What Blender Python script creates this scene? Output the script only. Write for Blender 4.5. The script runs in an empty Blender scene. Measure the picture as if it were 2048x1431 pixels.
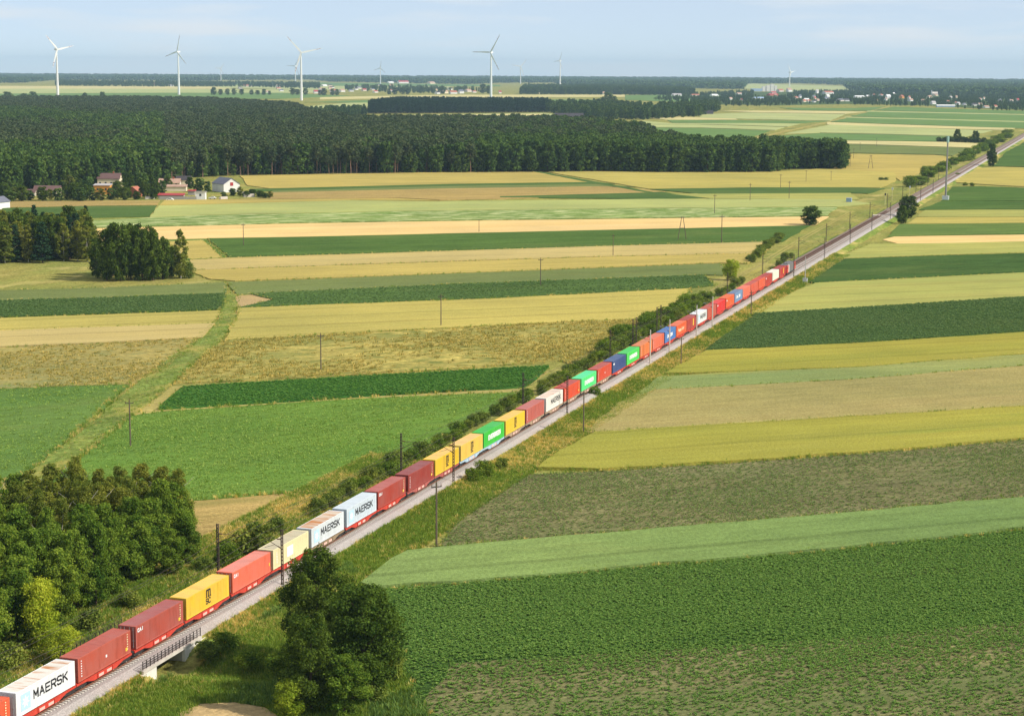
import bpy, bmesh, math, random
import numpy as np
from mathutils import Matrix, Vector

# ------------------------------------------------------------------ camera, sky, sun
FPX, PIT, ROL, AZ = 3738.0, math.radians(8.74), math.radians(.29), math.radians(18.09)
RZ = 1.6                                   # rail top above the fields
ZC = 68.0 + 4.05 + RZ                      # camera height
TC = -113.13 - 1.22                        # lateral place of the loaded track's centre line
SUN_AZ, SUN_EL = math.radians(104), math.radians(40)
SKY_STRENGTH, SUN_STRENGTH, EXPOSURE = .12, 4.6, 0.1
HAZE_DENSITY = 4.3e-5

sc = bpy.context.scene
COL = sc.collection
cp, sp = math.cos(PIT), math.sin(PIT)
CF = np.array([0, cp, -sp]); _r = np.array([1., 0, 0]); _u = np.array([0, sp, cp])
CR = math.cos(ROL) * _r + math.sin(ROL) * _u
CU = -math.sin(ROL) * _r + math.cos(ROL) * _u
cam = bpy.data.cameras.new('camera'); cam_o = bpy.data.objects.new('camera', cam); COL.objects.link(cam_o)
cam.sensor_fit = 'HORIZONTAL'; cam.sensor_width = 36; cam.lens = FPX * 36 / 2048
cam.clip_start = 1; cam.clip_end = 80000
M = Matrix.Identity(4)
for i in range(3):
    M[i][0], M[i][1], M[i][2] = CR[i], CU[i], -CF[i]
M[2][3] = ZC
cam_o.matrix_world = M
sc.camera = cam_o

wd = bpy.data.worlds.new('World'); sc.world = wd; wd.use_nodes = True
nt = wd.node_tree; nt.nodes.clear()
sky = nt.nodes.new('ShaderNodeTexSky'); sky.sky_type = 'NISHITA'; sky.sun_disc = False
sky.sun_elevation = SUN_EL; sky.sun_rotation = SUN_AZ; sky.altitude = 100
sky.air_density = .45; sky.dust_density = 0; sky.ozone_density = 4
tc = nt.nodes.new('ShaderNodeTexCoord'); mp = nt.nodes.new('ShaderNodeMapping')
mp.inputs['Scale'].default_value = (5, 5, 42)
cn = nt.nodes.new('ShaderNodeTexNoise'); cn.inputs['Scale'].default_value = 1.6; cn.inputs['Detail'].default_value = 7
cr = nt.nodes.new('ShaderNodeValToRGB'); cr.color_ramp.elements[0].position = .5; cr.color_ramp.elements[1].position = .7; cr.color_ramp.elements[0].color = (.52, .52, .52, 1)
cr.color_ramp.elements[1].color = (.9, .9, .9, 1)
mx = nt.nodes.new('ShaderNodeMix'); mx.data_type = 'RGBA'; mx.inputs['B'].default_value = (6.4, 6.8, 7.1, 1)
bg = nt.nodes.new('ShaderNodeBackground'); bg.inputs['Strength'].default_value = SKY_STRENGTH
ow = nt.nodes.new('ShaderNodeOutputWorld'); L = nt.links.new
L(tc.outputs['Generated'], mp.inputs['Vector']); L(mp.outputs[0], cn.inputs['Vector']); L(cn.outputs['Fac'], cr.inputs['Fac'])
L(cr.outputs['Color'], mx.inputs['Factor']); L(sky.outputs[0], mx.inputs['A']); L(mx.outputs['Result'], bg.inputs['Color'])
L(bg.outputs[0], ow.inputs['Surface'])

sun = bpy.data.lights.new('sun', 'SUN'); sun.energy = SUN_STRENGTH; sun.angle = math.radians(.53); sun.color = (1, .93, .82)
sun_o = bpy.data.objects.new('sun', sun); COL.objects.link(sun_o)
sdir = Vector((math.cos(SUN_EL) * math.sin(SUN_AZ), math.cos(SUN_EL) * math.cos(SUN_AZ), math.sin(SUN_EL)))
sun_o.rotation_euler = sdir.to_track_quat('Z', 'Y').to_euler(); sun_o.location = (200, 100, 300)

vs = sc.view_settings
vs.view_transform = 'Standard'; vs.look = 'None'; vs.exposure = EXPOSURE; vs.gamma = 1; vs.use_curve_mapping = False
cy = sc.cycles
cy.max_bounces = 6; cy.diffuse_bounces = 2; cy.glossy_bounces = 2; cy.transmission_bounces = 3; cy.transparent_max_bounces = 8
cy.volume_bounces = 0; cy.caustics_reflective = False; cy.caustics_refractive = False
cy.use_denoising = True

# ------------------------------------------------------------------ geometry of the place
DD = np.array([math.sin(AZ), math.cos(AZ)]); NN = np.array([math.cos(AZ), -math.sin(AZ)])
TRACK_ROT = math.pi / 2 - AZ
def at(x, y, z=0.0):
    d = (x - 1024) / FPX * CR - (y - 715.5) / FPX * CU + CF
    return d * ((z - ZC) / d[2]) + np.array([0, 0, ZC])
def w(s, t, z=0.0):
    q = s * DD + (t + TC) * NN
    return (q[0], q[1], z)
def px(P):
    X = np.asarray(P, float) - np.array([0, 0, ZC]); d = X @ CF
    return 1024 + FPX * (X @ CR) / d, 715.5 - FPX * (X @ CU) / d
def tx(y, t):
    a, b = px(w(200, t)), px(w(1500, t))
    return a[0] + (b[0] - a[0]) * (y - a[1]) / (b[1] - a[1])
def rng_of(p): return float(np.hypot(p[0], p[1]))
def mpp(p): return math.sqrt(p[0] ** 2 + p[1] ** 2 + ZC ** 2) / FPX     # metres in one photograph pixel at p

# ------------------------------------------------------------------ materials
GAIN = 0.92
def lin(c):
    c = c / 255.0
    return c / 12.92 if c <= .04045 else ((c + .055) / 1.055) ** 2.4
def C(r, g, b, k=None):
    k = GAIN if k is None else k
    return (min(lin(r) * k, .85), min(lin(g) * k, .85), min(lin(b) * k, .85), 1)
MATS = {}
def new_mat(name):
    m = bpy.data.materials.new(name); m.use_nodes = True
    n = m.node_tree; n.nodes.clear()
    o = n.nodes.new('ShaderNodeOutputMaterial')
    return m, n, o
def node(n, t, **kw):
    x = n.nodes.new(t)
    for k, v in kw.items():
        if k.startswith('i_'): x.inputs[k[2:].replace('_', ' ')].default_value = v
        else: setattr(x, k, v)
    return x
def noise(n, vec, scale, detail=3, rough=.55):
    t = node(n, 'ShaderNodeTexNoise', i_Scale=scale, i_Detail=detail, i_Roughness=rough)
    n.links.new(vec, t.inputs['Vector']); return t.outputs['Fac']
def ramp(n, fac, p0, p1, a=0., b=1.):
    r = node(n, 'ShaderNodeMapRange'); r.inputs['From Min'].default_value = p0; r.inputs['From Max'].default_value = p1
    r.inputs['To Min'].default_value = a; r.inputs['To Max'].default_value = b
    n.links.new(fac, r.inputs['Value']); return r.outputs['Result']
def mix(n, fac, a, b):
    m = node(n, 'ShaderNodeMix', data_type='RGBA')
    for s, v in (('Factor', fac), ('A', a), ('B', b)):
        if isinstance(v, (tuple, float, int)): m.inputs[s].default_value = v
        else: n.links.new(v, m.inputs[s])
    return m.outputs['Result']
def mul(n, col, fac):
    m = node(n, 'ShaderNodeMix', data_type='RGBA', blend_type='MULTIPLY'); m.inputs['Factor'].default_value = 1
    n.links.new(col, m.inputs['A']); n.links.new(fac, m.inputs['B']); return m.outputs['Result']
def diffuse(n, o, col, bump=None, strength=.5, dist=.1, rough=1.0):
    d = node(n, 'ShaderNodeBsdfDiffuse')
    if isinstance(col, tuple): d.inputs['Color'].default_value = col
    else: n.links.new(col, d.inputs['Color'])
    if bump is not None:
        b = node(n, 'ShaderNodeBump', i_Strength=strength, i_Distance=dist)
        n.links.new(bump, b.inputs['Height']); n.links.new(b.outputs[0], d.inputs['Normal'])
    n.links.new(d.outputs[0], o.inputs['Surface'])

def field_mat(name, c1, c2, ang=20, rows=0, rowgap=.8, patch=None, pscale=.02, pth=(.55, .7), fine=1.6, grain=.35, mottle=.06,
              bump=.6, stretch=5, c3=None, tram=0):
    """crop: c1/c2 drift at field scale, streaks along the rows, fine grain, optional bare or weedy patches"""
    m, n, o = new_mat(name)
    g = node(n, 'ShaderNodeNewGeometry')
    mp = node(n, 'ShaderNodeMapping'); mp.inputs['Rotation'].default_value = (0, 0, -math.radians(ang))
    n.links.new(g.outputs['Position'], mp.inputs['Vector'])
    ms = node(n, 'ShaderNodeMapping'); ms.inputs['Scale'].default_value = (1 / stretch, 1, 1)
    n.links.new(mp.outputs[0], ms.inputs['Vector'])
    big = noise(n, ms.outputs[0], mottle, 4)
    md0 = node(n, 'ShaderNodeMapping'); md0.inputs['Scale'].default_value = (1 / (1 + stretch * .4), 1, 1); md0.inputs['Location'].default_value = (37, 11, 0); n.links.new(mp.outputs[0], md0.inputs['Vector'])
    col = mix(n, ramp(n, big, .32, .68), c1, c2)
    wide = noise(n, mp.outputs[0], .014, 4, .6)
    col = mul(n, col, mix(n, ramp(n, wide, .32, .68), (.86, .88, .9, 1), (1.12, 1.1, 1.06, 1)))
    ol = noise(n, md0.outputs[0], .03, 5, .65)
    col = mix(n, ramp(n, ol, .54, .78, 0, .42), col, C(138, 136, 78))
    st = noise(n, ms.outputs[0], .55, 3, .6)
    col = mul(n, col, mix(n, ramp(n, st, .3, .7), (1 - grain * .5,) * 3 + (1,), (1 + grain * .5,) * 3 + (1,)))
    md = node(n, 'ShaderNodeMapping'); md.inputs['Scale'].default_value = (1 / stretch / 2, 1, 1); n.links.new(mp.outputs[0], md.inputs['Vector'])
    s2_ = noise(n, md.outputs[0], .14, 3, .6)
    col = mul(n, col, mix(n, ramp(n, s2_, .3, .7), (1 - grain * .4,) * 3 + (1,), (1 + grain * .4,) * 3 + (1,)))
    fn = noise(n, mp.outputs[0], fine, 3, .65)
    col = mul(n, col, mix(n, ramp(n, fn, .3, .7), (1 - grain,) * 3 + (1,), (1 + grain,) * 3 + (1,)))
    if c3:
        sp_ = noise(n, ms.outputs[0], fine * .35, 4, .7)
        col = mix(n, ramp(n, sp_, .5, .62), col, c3)
    if rows or tram:
        sx = node(n, 'ShaderNodeSeparateXYZ'); n.links.new(mp.outputs[0], sx.inputs[0])
        wob = node(n, 'ShaderNodeMath', operation='MULTIPLY_ADD'); n.links.new(noise(n, mp.outputs[0], .05, 2), wob.inputs[0])
        wob.inputs[1].default_value = rowgap * 1.5; n.links.new(sx.outputs['Y'], wob.inputs[2])
        for gap, amt, duty in ((rowgap, rows, 0.), (18., tram, .93)):
            if not amt: continue
            si = node(n, 'ShaderNodeMath', operation='MULTIPLY'); n.links.new(wob.outputs[0], si.inputs[0]); si.inputs[1].default_value = 2 * math.pi / gap
            s2 = node(n, 'ShaderNodeMath', operation='SINE'); n.links.new(si.outputs[0], s2.inputs[0])
            col = mul(n, col, mix(n, ramp(n, s2.outputs[0], duty if duty else -1, 1), (1, 1, 1, 1), (1 - amt,) * 3 + (1,)))
    if patch:
        pn = noise(n, ms.outputs[0], pscale, 5, .65)
        col = mix(n, ramp(n, pn, *pth), col, patch)
    diffuse(n, o, col, fn, bump, .35)
    MATS[name] = m
    return m

def plain(name, col, rough=.6, var=.12, scale=1.5, metal=0., bump=0.):
    m, n, o = new_mat(name)
    b = node(n, 'ShaderNodeBsdfPrincipled'); b.inputs['Roughness'].default_value = rough; b.inputs['Metallic'].default_value = metal
    tcn = node(n, 'ShaderNodeTexCoord')
    f = noise(n, tcn.outputs['Object'], scale, 4, .6)
    n.links.new(mix(n, ramp(n, f, .3, .7), tuple(c * (1 - var) for c in col[:3]) + (1,), tuple(min(1, c * (1 + var)) for c in col[:3]) + (1,)), b.inputs['Base Color'])
    if bump:
        bb = node(n, 'ShaderNodeBump', i_Strength=bump, i_Distance=.03); n.links.new(f, bb.inputs['Height']); n.links.new(bb.outputs[0], b.inputs['Normal'])
    n.links.new(b.outputs[0], o.inputs['Surface']); MATS[name] = m
    return m

def leaf_mat(name, dark, light, trans=.3):
    m, n, o = new_mat(name)
    a = node(n, 'ShaderNodeAttribute', attribute_name='tint')
    oi = node(n, 'ShaderNodeObjectInfo')
    col = mix(n, a.outputs['Fac'], dark, light)
    col = mul(n, col, mix(n, oi.outputs['Random'], (.8, .86, .85, 1), (1.22, 1.12, 1.05, 1)))
    d = node(n, 'ShaderNodeBsdfDiffuse'); t = node(n, 'ShaderNodeBsdfTranslucent'); s = node(n, 'ShaderNodeMixShader'); s.inputs[0].default_value = trans
    n.links.new(col, d.inputs['Color']); n.links.new(mul(n, col, mix(n, .0, (1.25, 1.15, .5, 1), (1, 1, 1, 1))), t.inputs['Color'])
    n.links.new(d.outputs[0], s.inputs[1]); n.links.new(t.outputs[0], s.inputs[2]); n.links.new(s.outputs[0], o.inputs['Surface'])
    MATS[name] = m
    return m

def box_mat(name, col, roof=False, rust=0., grime=.18):
    """container paint: chalky fading, streaks running down the walls, rust on worn roofs"""
    m, n, o = new_mat(name)
    b = node(n, 'ShaderNodeBsdfPrincipled'); b.inputs['Roughness'].default_value = .62; b.inputs['Specular IOR Level'].default_value = .3
    tcn = node(n, 'ShaderNodeTexCoord'); oi = node(n, 'ShaderNodeObjectInfo')
    off = node(n, 'ShaderNodeVectorMath', operation='ADD'); n.links.new(tcn.outputs['Object'], off.inputs[0])
    sc_ = node(n, 'ShaderNodeVectorMath', operation='SCALE'); n.links.new(oi.outputs['Location'], sc_.inputs[0]); sc_.inputs['Scale'].default_value = 1.37
    n.links.new(sc_.outputs[0], off.inputs[1])
    mp = node(n, 'ShaderNodeMapping'); mp.inputs['Scale'].default_value = (1.6, .25, 1) if roof else (1.8, 1, .25)
    n.links.new(off.outputs[0], mp.inputs['Vector'])
    f = noise(n, mp.outputs[0], .8, 5, .65); f2 = noise(n, off.outputs[0], .35, 3)
    c = mix(n, ramp(n, f2, .35, .7), col, tuple(min(.85, x * .85 + .05) for x in col[:3]) + (1,))
    dk = tuple(x * (1 - grime * 1.6) for x in col[:3]) + (1,)
    c = mix(n, ramp(n, f, .52, .75), c, dk)
    if rust:
        mr = node(n, 'ShaderNodeMapping'); mr.inputs['Scale'].default_value = (1.1, .12, 1); n.links.new(off.outputs[0], mr.inputs['Vector'])
        fr = noise(n, mr.outputs[0], 1.1, 4, .6)
        c = mix(n, ramp(n, fr, .62 - rust * .25, .72 - rust * .15), c, C(196, 128, 70))
        c = mix(n, ramp(n, fr, .68, .8), c, C(120, 70, 40))
    mw = node(n, 'ShaderNodeMapping'); mw.inputs['Scale'].default_value = (1.2, .5, .6) if roof else (2.6, 1, .35); n.links.new(off.outputs[0], mw.inputs['Vector'])
    fw = noise(n, mw.outputs[0], 1.7, 6, .72)
    c = mix(n, ramp(n, fw, .6, .78, 0, .55), c, C(112, 74, 52)); c = mix(n, ramp(n, fw, .3, .2, 0, .3), c, C(214, 206, 196))
    n.links.new(c, b.inputs['Base Color']); n.links.new(b.outputs[0], o.inputs['Surface'])
    return m

# ------------------------------------------------------------------ mesh helpers
class MB:
    def __init__(s): s.v, s.f, s.m = [], [], []
    def add(s, v, f, mi=0):
        k = len(s.v); s.v += [tuple(p) for p in v]; s.f += [tuple(i + k for i in q) for q in f]; s.m += [mi] * len(f); return s
    def box(s, x0, x1, y0, y1, z0, z1, mi=0):
        v = [(x0, y0, z0), (x1, y0, z0), (x1, y1, z0), (x0, y1, z0), (x0, y0, z1), (x1, y0, z1), (x1, y1, z1), (x0, y1, z1)]
        return s.add(v, [(3, 2, 1, 0), (4, 5, 6, 7), (0, 1, 5, 4), (1, 2, 6, 5), (2, 3, 7, 6), (3, 0, 4, 7)], mi)
    def tube(s, p0, p1, r0, r1, n=8, cap=True, mi=0):
        p0, p1 = Vector(p0), Vector(p1); d = (p1 - p0).normalized()
        a = d.orthogonal().normalized(); b = d.cross(a)
        v = []
        for p, r in ((p0, r0), (p1, r1)):
            v += [p + (a * math.cos(2 * math.pi * i / n) + b * math.sin(2 * math.pi * i / n)) * r for i in range(n)]
        f = [(i, (i + 1) % n, n + (i + 1) % n, n + i) for i in range(n)]
        if cap: f += [tuple(range(n))[::-1], tuple(range(n, 2 * n))]
        return s.add(v, f, mi)
    def path(s, pts, r, n=4):
        for a, b in zip(pts, pts[1:]): s.tube(a, b, r, r, n, False)
        return s
    def prism(s, poly, axis, a0, a1, mi=0):
        n = len(poly); v = []
        for a in (a0, a1):
            for p in poly: v.append((a, p[0], p[1]) if axis == 'x' else (p[0], a, p[1]) if axis == 'y' else (p[0], p[1], a))
        f = [(i, (i + 1) % n, n + (i + 1) % n, n + i) for i in range(n)] + [tuple(range(n))[::-1], tuple(range(n, 2 * n))]
        return s.add(v, f, mi)
    def mesh(s, name, *mats):
        me = bpy.data.meshes.new(name); me.from_pydata(s.v, [], s.f)
        for m in mats: me.materials.append(m)
        if len(mats) > 1: me.polygons.foreach_set('material_index', s.m)
        me.update(); return me
    def build(s, name, *mats, parent=None): return obj(name, s.mesh(name, *mats), parent)
def obj(name, me, parent=None, mat=None):
    o = bpy.data.objects.new(name, me); COL.objects.link(o)
    if parent: o.parent = parent
    if mat:
        if not me.materials: me.materials.append(mat)
        o.material_slots[0].link = 'OBJECT'; o.material_slots[0].material = mat
    return o
def empty(name, loc, rz=0.):
    o = bpy.data.objects.new(name, None); COL.objects.link(o); o.location = loc; o.rotation_euler = (0, 0, rz); o.empty_display_size = .5
    return o
def tag(o, label=None, cat=None, group=None, kind=None):
    for k, v in (('label', label), ('category', cat), ('group', group), ('kind', kind)):
        if v: o[k] = v
    return o
def copy_tree(o, parent=None):
    c = o.copy(); COL.objects.link(c); c.parent = parent
    for ch in o.children: copy_tree(ch, c)
    return c
R = random.Random(7); NR = np.random.default_rng(11)

def inside(poly, P):
    P = np.asarray(P); x, y = P[:, 0], P[:, 1]; c = np.zeros(len(P), bool); j = len(poly) - 1
    for i in range(len(poly)):
        xi, yi = poly[i][:2]; xj, yj = poly[j][:2]
        with np.errstate(divide='ignore', invalid='ignore'):
            c ^= ((yi > y) != (yj > y)) & (x < (xj - xi) * (y - yi) / (yj - yi) + xi)
        j = i
    return c
def fill(poly, gap, jit=.45, seed=0):
    r = np.random.default_rng(seed); a = np.array([p[:2] for p in poly]); lo, hi = a.min(0), a.max(0)
    X, Y = np.meshgrid(np.arange(lo[0], hi[0], gap), np.arange(lo[1], hi[1], gap))
    P = np.stack([X.ravel(), Y.ravel()], 1) + r.uniform(-jit, jit, (X.size, 2)) * gap
    return P[inside(poly, P)]

def scatter(name, P, protos, smin, smax, label, cat, seed=1, z=0., scale=None):
    """many small alike pieces that nobody could count: one object"""
    r = np.random.default_rng(seed); n = len(P)
    V = np.zeros((n, 3)); V[:, :2] = np.asarray(P)[:, :2]; V[:, 2] = z if np.ndim(P[0]) == 0 or len(P[0]) < 3 else np.asarray(P)[:, 2]
    me = bpy.data.meshes.new(name); me.vertices.add(n); me.vertices.foreach_set('co', V.ravel())
    a = me.attributes.new('rot', 'FLOAT_VECTOR', 'POINT'); rr = np.zeros((n, 3)); rr[:, 2] = r.uniform(0, 6.283, n); a.data.foreach_set('vector', rr.ravel())
    a = me.attributes.new('scl', 'FLOAT', 'POINT'); a.data.foreach_set('value', (r.uniform(smin, smax, n) if scale is None else scale).astype(np.float32))
    a = me.attributes.new('pick', 'INT', 'POINT'); a.data.foreach_set('value', r.integers(0, len(protos), n).astype(np.int32))
    o = obj(name, me); tag(o, label, cat, kind='stuff')
    pc = bpy.data.collections.new(name + '_pieces')
    for i, p in enumerate(protos): pc.objects.link(p)
    g = bpy.data.node_groups.new(name, 'GeometryNodeTree')
    g.interface.new_socket('Geometry', in_out='INPUT', socket_type='NodeSocketGeometry')
    g.interface.new_socket('Geometry', in_out='OUTPUT', socket_type='NodeSocketGeometry')
    gi, go = g.nodes.new('NodeGroupInput'), g.nodes.new('NodeGroupOutput')
    ip = g.nodes.new('GeometryNodeInstanceOnPoints'); ci = g.nodes.new('GeometryNodeCollectionInfo')
    ci.inputs['Collection'].default_value = pc; ci.inputs['Separate Children'].default_value = True; ci.inputs['Reset Children'].default_value = True
    ip.inputs['Pick Instance'].default_value = True
    for nm, ty, so in (('rot', 'FLOAT_VECTOR', 'Rotation'), ('scl', 'FLOAT', 'Scale'), ('pick', 'INT', 'Instance Index')):
        at_ = g.nodes.new('GeometryNodeInputNamedAttribute'); at_.data_type = ty; at_.inputs['Name'].default_value = nm
        g.links.new(at_.outputs[0], ip.inputs[so])
    g.links.new(gi.outputs[0], ip.inputs['Points']); g.links.new(ci.outputs[0], ip.inputs['Instance']); g.links.new(ip.outputs[0], go.inputs[0])
    md = o.modifiers.new('pieces', 'NODES'); md.node_group = g
    return o

def proto(me):
    return bpy.data.objects.new(me.name, me)

# ------------------------------------------------------------------ ground
grass_var = field_mat('rough_grass', C(128, 138, 70), C(160, 150, 82), ang=72, fine=1.2, grain=.4, mottle=.05, stretch=2, patch=C(196, 178, 112), pscale=.06, pth=(.55, .72), bump=1)
xs = np.unique(np.concatenate([[-20000, -6000, -2000, -600, -250], np.arange(-120, 81, 2.), [160, 600, 2000, 6000, 20000]]))
ys = np.unique(np.concatenate([[-3000, 0, 120], np.arange(170, 301, 2.), [420, 900, 2000, 6000, 20000]]))
GX, GY = np.meshgrid(xs, ys)
S_ = GX * DD[0] + GY * DD[1]; T_ = GX * NN[0] + GY * NN[1] - TC
def dip(s, t):
    """the hollow the little bridge spans, running out on the camera's side"""
    c = 201.3 + np.clip(t, -30, 40) * .05
    return -1.5 * np.exp(-((s - c) / 4.6) ** 4) * np.clip(1.2 - np.abs(t - 4) / 22, 0, 1)
GZ = dip(S_, T_)
ny, nx = GX.shape
idx = np.arange(nx * ny).reshape(ny, nx)
me = bpy.data.meshes.new('ground')
me.from_pydata(np.stack([GX.ravel(), GY.ravel(), GZ.ravel()], 1).tolist(), [],
               np.stack([idx[:-1, :-1].ravel(), idx[:-1, 1:].ravel(), idx[1:, 1:].ravel(), idx[1:, :-1].ravel()], 1).tolist())
me.materials.append(grass_var); tag(obj('ground', me), kind='structure')

# ------------------------------------------------------------------ fields
FM = {}
def fm(k, *a, **kw): FM[k] = field_mat('crop_' + k, *a, **kw)
fm('beet_soil', C(64, 92, 42), C(76, 100, 48), rows=.25, rowgap=.9, patch=C(122, 116, 78), pscale=.012, pth=(.58, .74), stretch=6)
fm('young_cereal', C(120, 144, 82), C(132, 152, 88), grain=.22, fine=2, mottle=.03, tram=.22, patch=C(112, 138, 92), pscale=.05, pth=(.6, .75))
fm('thin_green', C(122, 120, 80), C(136, 130, 92), grain=.4, rows=.2, rowgap=1.1, patch=C(100, 114, 66), pscale=.03, pth=(.52, .7), stretch=4)
fm('mustard', C(168, 158, 72), C(150, 150, 68), grain=.16, mottle=.04, stretch=9, tram=.18, patch=C(128, 142, 62), pscale=.035, pth=(.58, .72))
fm('brown_meadow', C(168, 152, 98), C(156, 148, 92), grain=.2, mottle=.03, patch=C(128, 140, 84), pscale=.02, pth=(.5, .7))
fm('grey_green', C(136, 152, 92), C(150, 150, 90), grain=.18, mottle=.04, patch=C(176, 168, 70), pscale=.02, pth=(.55, .7))
fm('dark_green', C(74, 102, 52), C(86, 112, 58), grain=.28, rows=.35, rowgap=3.0, stretch=3, patch=C(84, 120, 66), pscale=.02, pth=(.62, .75))
fm('dark_green_b', C(82, 108, 56), C(94, 118, 62), grain=.25, rows=.14, rowgap=3.0)
fm('strong_green', C(80, 106, 52), C(92, 118, 58), grain=.28, rows=.1, rowgap=4)
fm('mid_green', C(100, 124, 62), C(112, 132, 68), grain=.22, tram=.2)
fm('pale_wheat', C(164, 166, 92), C(174, 170, 96), grain=.13, tram=.22, stretch=9, patch=C(158, 166, 92), pscale=.02, pth=(.55, .7))
fm('yellow_wheat', C(190, 174, 96), C(180, 168, 92), grain=.14, tram=.25, stretch=10)
fm('ripe_tan', C(198, 178, 118), C(190, 170, 106), grain=.12, tram=.2, stretch=10)
fm('gold', C(182, 164, 92), C(192, 172, 98), grain=.12, tram=.2, stretch=10)
fm('stubble', C(240, 206, 144), C(232, 196, 128), grain=.08, rows=.06, rowgap=4, stretch=12)
fm('meadow', C(100, 134, 56), C(116, 146, 66), ang=30, grain=.22, fine=2.2, stretch=3, mottle=.03, patch=C(92, 124, 56), pscale=.05, pth=(.5, .68), bump=.9)
fm('meadow_pale', C(98, 130, 64), C(110, 136, 68), ang=30, grain=.22, fine=2.2, stretch=3, mottle=.03, patch=C(132, 138, 82), pscale=.03, pth=(.6, .75), bump=.9)
fm('cut_brown', C(180, 154, 98), C(166, 144, 88), grain=.28, fine=1.4, stretch=6, patch=C(150, 138, 80), pscale=.05)
fm('weedy', C(184, 168, 94), C(172, 158, 88), ang=25, grain=.3, fine=.9, stretch=2.5, mottle=.05, c3=C(120, 126, 66), patch=C(142, 142, 78), pscale=.04, pth=(.5, .62), bump=1)
fm('weedy_grey', C(168, 154, 92), C(176, 158, 92), ang=25, grain=.25, fine=.9, stretch=2.5, c3=C(138, 138, 86), patch=C(138, 142, 92), pscale=.03, pth=(.48, .62), bump=1)
fm('lush', C(96, 132, 52), C(116, 146, 60), ang=60, grain=.35, fine=1.4, stretch=2)
fm('clover', C(62, 108, 46), C(74, 120, 54), grain=.3, rows=.16, rowgap=2.4, bump=.8)
fm('sage', C(122, 132, 80), C(112, 124, 72), grain=.2, stretch=7)
fm('blossom', C(116, 140, 74), C(128, 148, 80), grain=.25, fine=.9, stretch=4, c3=C(206, 208, 150))
fm('pale_green', C(168, 176, 108), C(176, 178, 110), grain=.14, stretch=9)
fm('far_green', C(104, 134, 76), C(116, 142, 82), grain=.1)
fm('far_pale', C(182, 186, 126), C(170, 178, 118), grain=.08, stretch=8)
fm('far_tan', C(212, 198, 142), C(202, 192, 132), grain=.08, stretch=8)
fm('far_wood', C(70, 92, 52), C(96, 112, 66), grain=.3, fine=.2, mottle=.02)
fm('soil', C(190, 164, 118), C(176, 150, 104), grain=.2)
fm('lane', C(176, 162, 100), C(162, 152, 88), grain=.2, fine=.8)
fm('ditch', C(110, 132, 66), C(134, 142, 72), ang=60, grain=.4, fine=1.0, stretch=2, patch=C(168, 158, 86), pscale=.08, pth=(.5, .66), bump=1)

FI = [0]
FP = {}
def field(k, pts, h, name='field', jit=1.0, soft=True):
    """one sown strip: outline on the ground, raised by the height of the crop, edges slightly uneven"""
    FI[0] += 1
    W = [at(*p)[:2] for p in pts]; Q = []
    for a, b in zip(W, W[1:] + W[:1]):
        d = b - a; Ln = np.hypot(*d); step = max(5., min(rng_of(a), rng_of(b)) / 70); k_ = max(1, min(60, int(Ln / step)))
        nrm = np.array([-d[1], d[0]]) / max(Ln, 1e-6)
        for i in range(k_):
            q = a + d * i / k_
            Q.append(q + (nrm * R.uniform(-.55, .55) * jit * max(1, step / 12) if i else 0))
    h = min(h, .3) if rng_of(W[0]) > 560 else h
    n = len(Q); z = h + .004 * FI[0]
    v = [(q[0], q[1], -.3) for q in Q] + [(q[0], q[1], z) for q in Q]
    mb = MB().add(v, [(i, (i + 1) % n, n + (i + 1) % n, n + i) for i in range(n)] + [tuple(range(n, 2 * n))])
    o = mb.build(name, FM[k]); tag(o, kind='structure'); FP.setdefault(k, []).append((W, z)); return W

def LX(y): return (tx(y, -13.5 if y > 640 else -13.5 - (640 - y) * .085), y)      # left fields end here
def RX(y, d=0): return (tx(y, 7.5 + d), y)
# left of the line, near to far
field('meadow', [(60, 1010), (100, 960), (262, 832), (320, 824), (700, 799), (1030, 785), LX(800), LX(960), (620, 983), (360, 1003), (300, 1060)], .15)
field('lush', [(-90, 1450), (-90, 1330), (30, 1290), (150, 1235), (250, 1175), (345, 1128), (385, 1112), (400, 1135), (330, 1200), (150, 1325)], .02)
field('cut_brown', [(300, 1060), (360, 1003), (620, 983), LX(975), LX(1110), (330, 1190)], .05)
field('meadow_pale', [(-80, 772), (120, 772), (262, 768), (180, 840), (60, 945), (-80, 990)], .18)
field('lane', [(262, 832), (320, 822), (700, 797), (1035, 783), (1100, 742), (1060, 742), (1040, 776), (700, 788), (325, 816), (370, 772), (345, 772)], .03, 'lane')
field('clover', [(318, 820), (366, 776), (700, 756), (1098, 734), (1082, 750), (1046, 776), (700, 796)], .45)
field('weedy', [(345, 768), (420, 700), (448, 682), (800, 664), (1160, 644), LX(640), LX(735), (1120, 722), (900, 740), (600, 757)], .3)
field('weedy_grey', [(-80, 700), (200, 690), (402, 678), (330, 740), (262, 770), (120, 774), (-80, 782)], .3)
field('ripe_tan', [(-80, 668), (220, 657), (430, 650), (405, 678), (200, 689), (-80, 700)], .6)
field('yellow_wheat', [(-80, 640), (200, 631), (442, 622), (432, 649), (220, 656), (-80, 666)], .7)
field('yellow_wheat', [(478, 617), (700, 609), (1000, 598), (1380, 578), LX(640), (1160, 643), (800, 662), (450, 681)], .7)
field('dark_green', [(-80, 604), (200, 597), (452, 588), (446, 620), (200, 630), (-80, 638)], .35)
field('sage', [(-80, 584), (200, 577), (455, 566), (454, 588), (200, 597), (-80, 605)], .3)
field('soil', [(470, 592), (510, 589), (548, 600), (520, 614), (474, 617)], .02, 'bare_patch')
field('dark_green_b', [(500, 588), (900, 570), (1410, 551), LX(572), (1380, 577), (1000, 597), (700, 608), (478, 616), (548, 600)], .35)
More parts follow.
